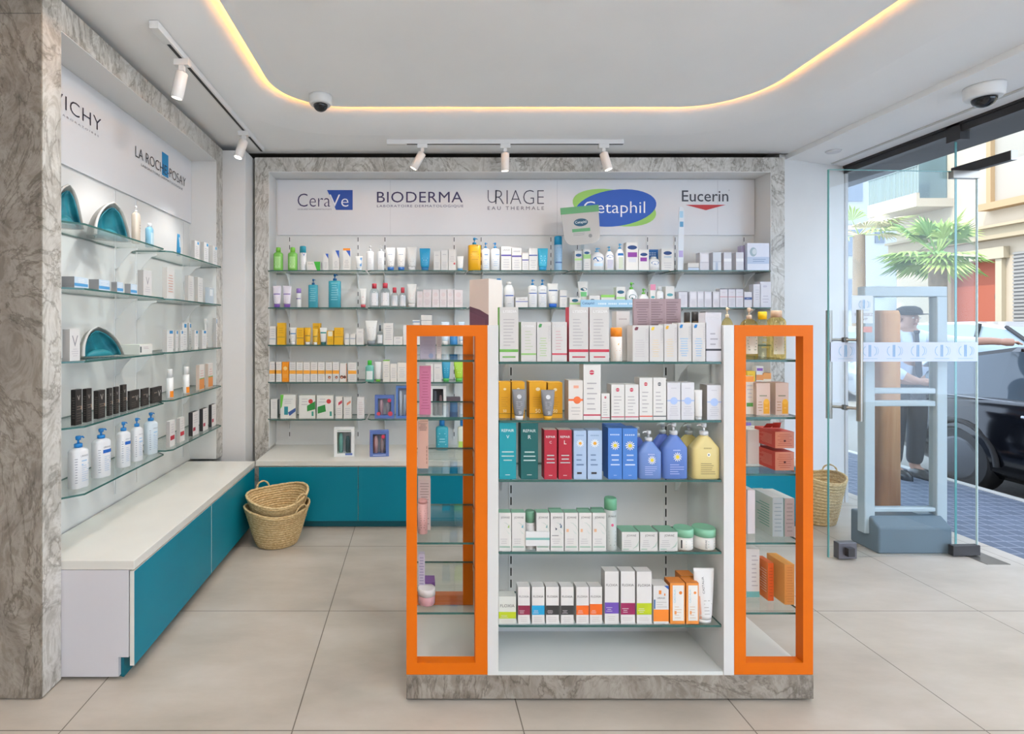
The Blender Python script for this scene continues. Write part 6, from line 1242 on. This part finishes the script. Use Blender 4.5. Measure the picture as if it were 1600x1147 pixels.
# ---- man in shirt and tie leaning on the black car
def skin(name, verts, edges, rad, m, parent, root=0, sub=2):
    me = bpy.data.meshes.new(name); me.from_pydata(verts, edges, []); me.materials.append(m)
    o = bpy.data.objects.new(name, me); COL.objects.link(o); o.parent = parent
    o.modifiers.new('skin', 'SKIN'); sv = me.skin_vertices[0].data if me.skin_vertices else None
    if sv is None:
        bm = bmesh.new(); bm.from_mesh(me); bm.verts.layers.skin.verify(); bm.to_mesh(me); bm.free(); sv = me.skin_vertices[0].data
    for i, q in enumerate(rad): sv[i].radius = (q, q) if not isinstance(q, tuple) else q
    sv[root].use_root = True
    s = o.modifiers.new('sub', 'SUBSURF'); s.levels = sub; s.render_levels = sub
    for p in me.polygons: p.use_smooth = True
    o.modifiers['skin'].use_smooth_shade = True; return o
mn = empty('person', (4.66, 5.18, -.01)); tag(mn, 'man in white shirt, dark tie and cap resting an arm on the black car', 'person')
SK = mat('#b48a76', .6); SHIRT = mat('#cdd5e6', .8); TR = mat('#23262e', .8); HAIR = mat('#1f1c1c', .9)
V = [(0, 0, .86), (0, .0, 1.05), (0, .0, 1.25), (0, -.01, 1.35), (0, -.02, 1.41), (0, -.03, 1.50), (0, -.04, 1.56),
     (.17, 0, 1.32), (.36, -.12, 1.285), (.56, -.25, 1.295), (.62, -.29, 1.285),
     (-.17, 0, 1.31), (-.23, -.04, 1.06), (-.10, -.20, .93), (-.04, -.23, .92),
     (.09, 0, .82), (.10, -.01, .46), (.10, .02, .08), (.10, -.12, .04), (-.09, 0, .82), (-.10, -.01, .46), (-.10, .02, .08), (-.10, -.12, .04)]
E_ = [(0, 1), (1, 2), (2, 3), (3, 4), (4, 5), (5, 6), (3, 7), (7, 8), (8, 9), (9, 10), (3, 11), (11, 12), (12, 13), (13, 14), (0, 15), (15, 16), (16, 17), (17, 18), (0, 19), (19, 20), (20, 21), (21, 22)]
Rr = [(.14, .10), (.145, .10), (.155, .10), (.10, .08), .055, (.085, .09), (.07, .08), .06, .046, .036, .032, .06, .046, .038, .03, .09, .06, .045, .035, .09, .06, .045, .035]
skin('body', V, E_, Rr, SK, mn)
skin('shirt', [V[0], V[1], V[2], V[3], V[7], V[8], (.50, -.21, 1.29), V[11], V[12], (-.13, -.17, .95)], [(0, 1), (1, 2), (2, 3), (3, 4), (4, 5), (5, 6), (3, 7), (7, 8), (8, 9)], [(.155, .115), (.16, .115), (.17, .115), (.10, .09), .072, .056, .046, .072, .056, .05], SHIRT, mn)
skin('trousers', [(0, 0, .90), V[15], V[16], (.10, .02, .10), V[19], V[20], (-.10, .02, .10)], [(0, 1), (1, 2), (2, 3), (0, 4), (4, 5), (5, 6)], [(.16, .12), .105, .075, .065, .105, .075, .065], TR, mn)
m = MB(); m.add([(-.018, -.118, 1.37), (.018, -.118, 1.37), (.034, -.142, .98), (0, -.146, .94), (-.034, -.142, .98)], [[0, 4, 3, 2, 1]], mat('#2a2e3c', .7)); m.loft([(1.36, .022, .012, 3), (1.39, .026, .014, 3)], mat('#2a2e3c', .7), 10, 0, -.118); m.build('tie', mn)
m = MB(); m.loft([(1.535, .096, .105, 2), (1.57, .095, .103, 2), (1.60, .08, .088, 2), (1.62, .045, .05, 2)], HAIR, 20, 0, -.035); m.loft([(1.537, .08, .06, 2), (1.545, .075, .055, 2)], HAIR, 16, 0, -.14); m.build('cap', mn)
for s_ in (-1, 1):
    m = MB(); m.loft([(1.502, .008, .004, 2), (1.512, .008, .004, 2)], mat('#f0ece8'), 8, s_ * .032, -.118); m.build('eye', mn)
    m = MB(); m.loft([(1.46, .008, .012, 2), (1.50, .012, .02, 2), (1.515, .008, .012, 2)], SK, 8, s_ * .085, -.03); m.build('ear', mn)
m = MB(); m.loft([(1.468, .012, .016, 2), (1.50, .007, .008, 2)], SK, 8, 0, -.122); m.build('nose', mn)
m = MB(); m.loft([(1.444, .024, .006, 2), (1.452, .022, .006, 2)], mat('#96564a'), 10, 0, -.112); m.build('mouth', mn)
def hand(base, d, side, n):
    m = MB(); b = Vector(base); d = Vector(d).normalized(); w_ = d.cross(Vector((0, 0, 1))).normalized()
    m.tube([b, b + d * .04, b + d * .085], [.026, .036, .034], SK, 10)
    for k, ln in enumerate((.065, .075, .070, .055)):
        o_ = b + d * .08 + w_ * (-.027 + .018 * k); m.tube([o_, o_ + d * ln * .5 + Vector((0, 0, .004)), o_ + d * ln + Vector((0, 0, -.018))], [.0095, .0088, .007], SK, 7)
    t_ = b + d * .03 - w_ * .03 * side; m.tube([t_, t_ + d * .03 - w_ * .025 * side, t_ + d * .055 - w_ * .03 * side + Vector((0, 0, -.01))], [.012, .010, .008], SK, 7)
    m.build('hand', mn)
hand((.60, -.28, 1.287), (.80, -.30, -.02), 1, 0); hand((-.07, -.215, .925), (1, -.3, -.1), -1, 1)
for s_ in (-1, 1):
    m = MB(); m.loft([(0.0, .05, .13, 2.4), (.05, .05, .125, 2.4), (.085, .04, .06, 2.2)], mat('#151515', .3), 16, s_ * .10, -.05); m.build('shoe', mn)
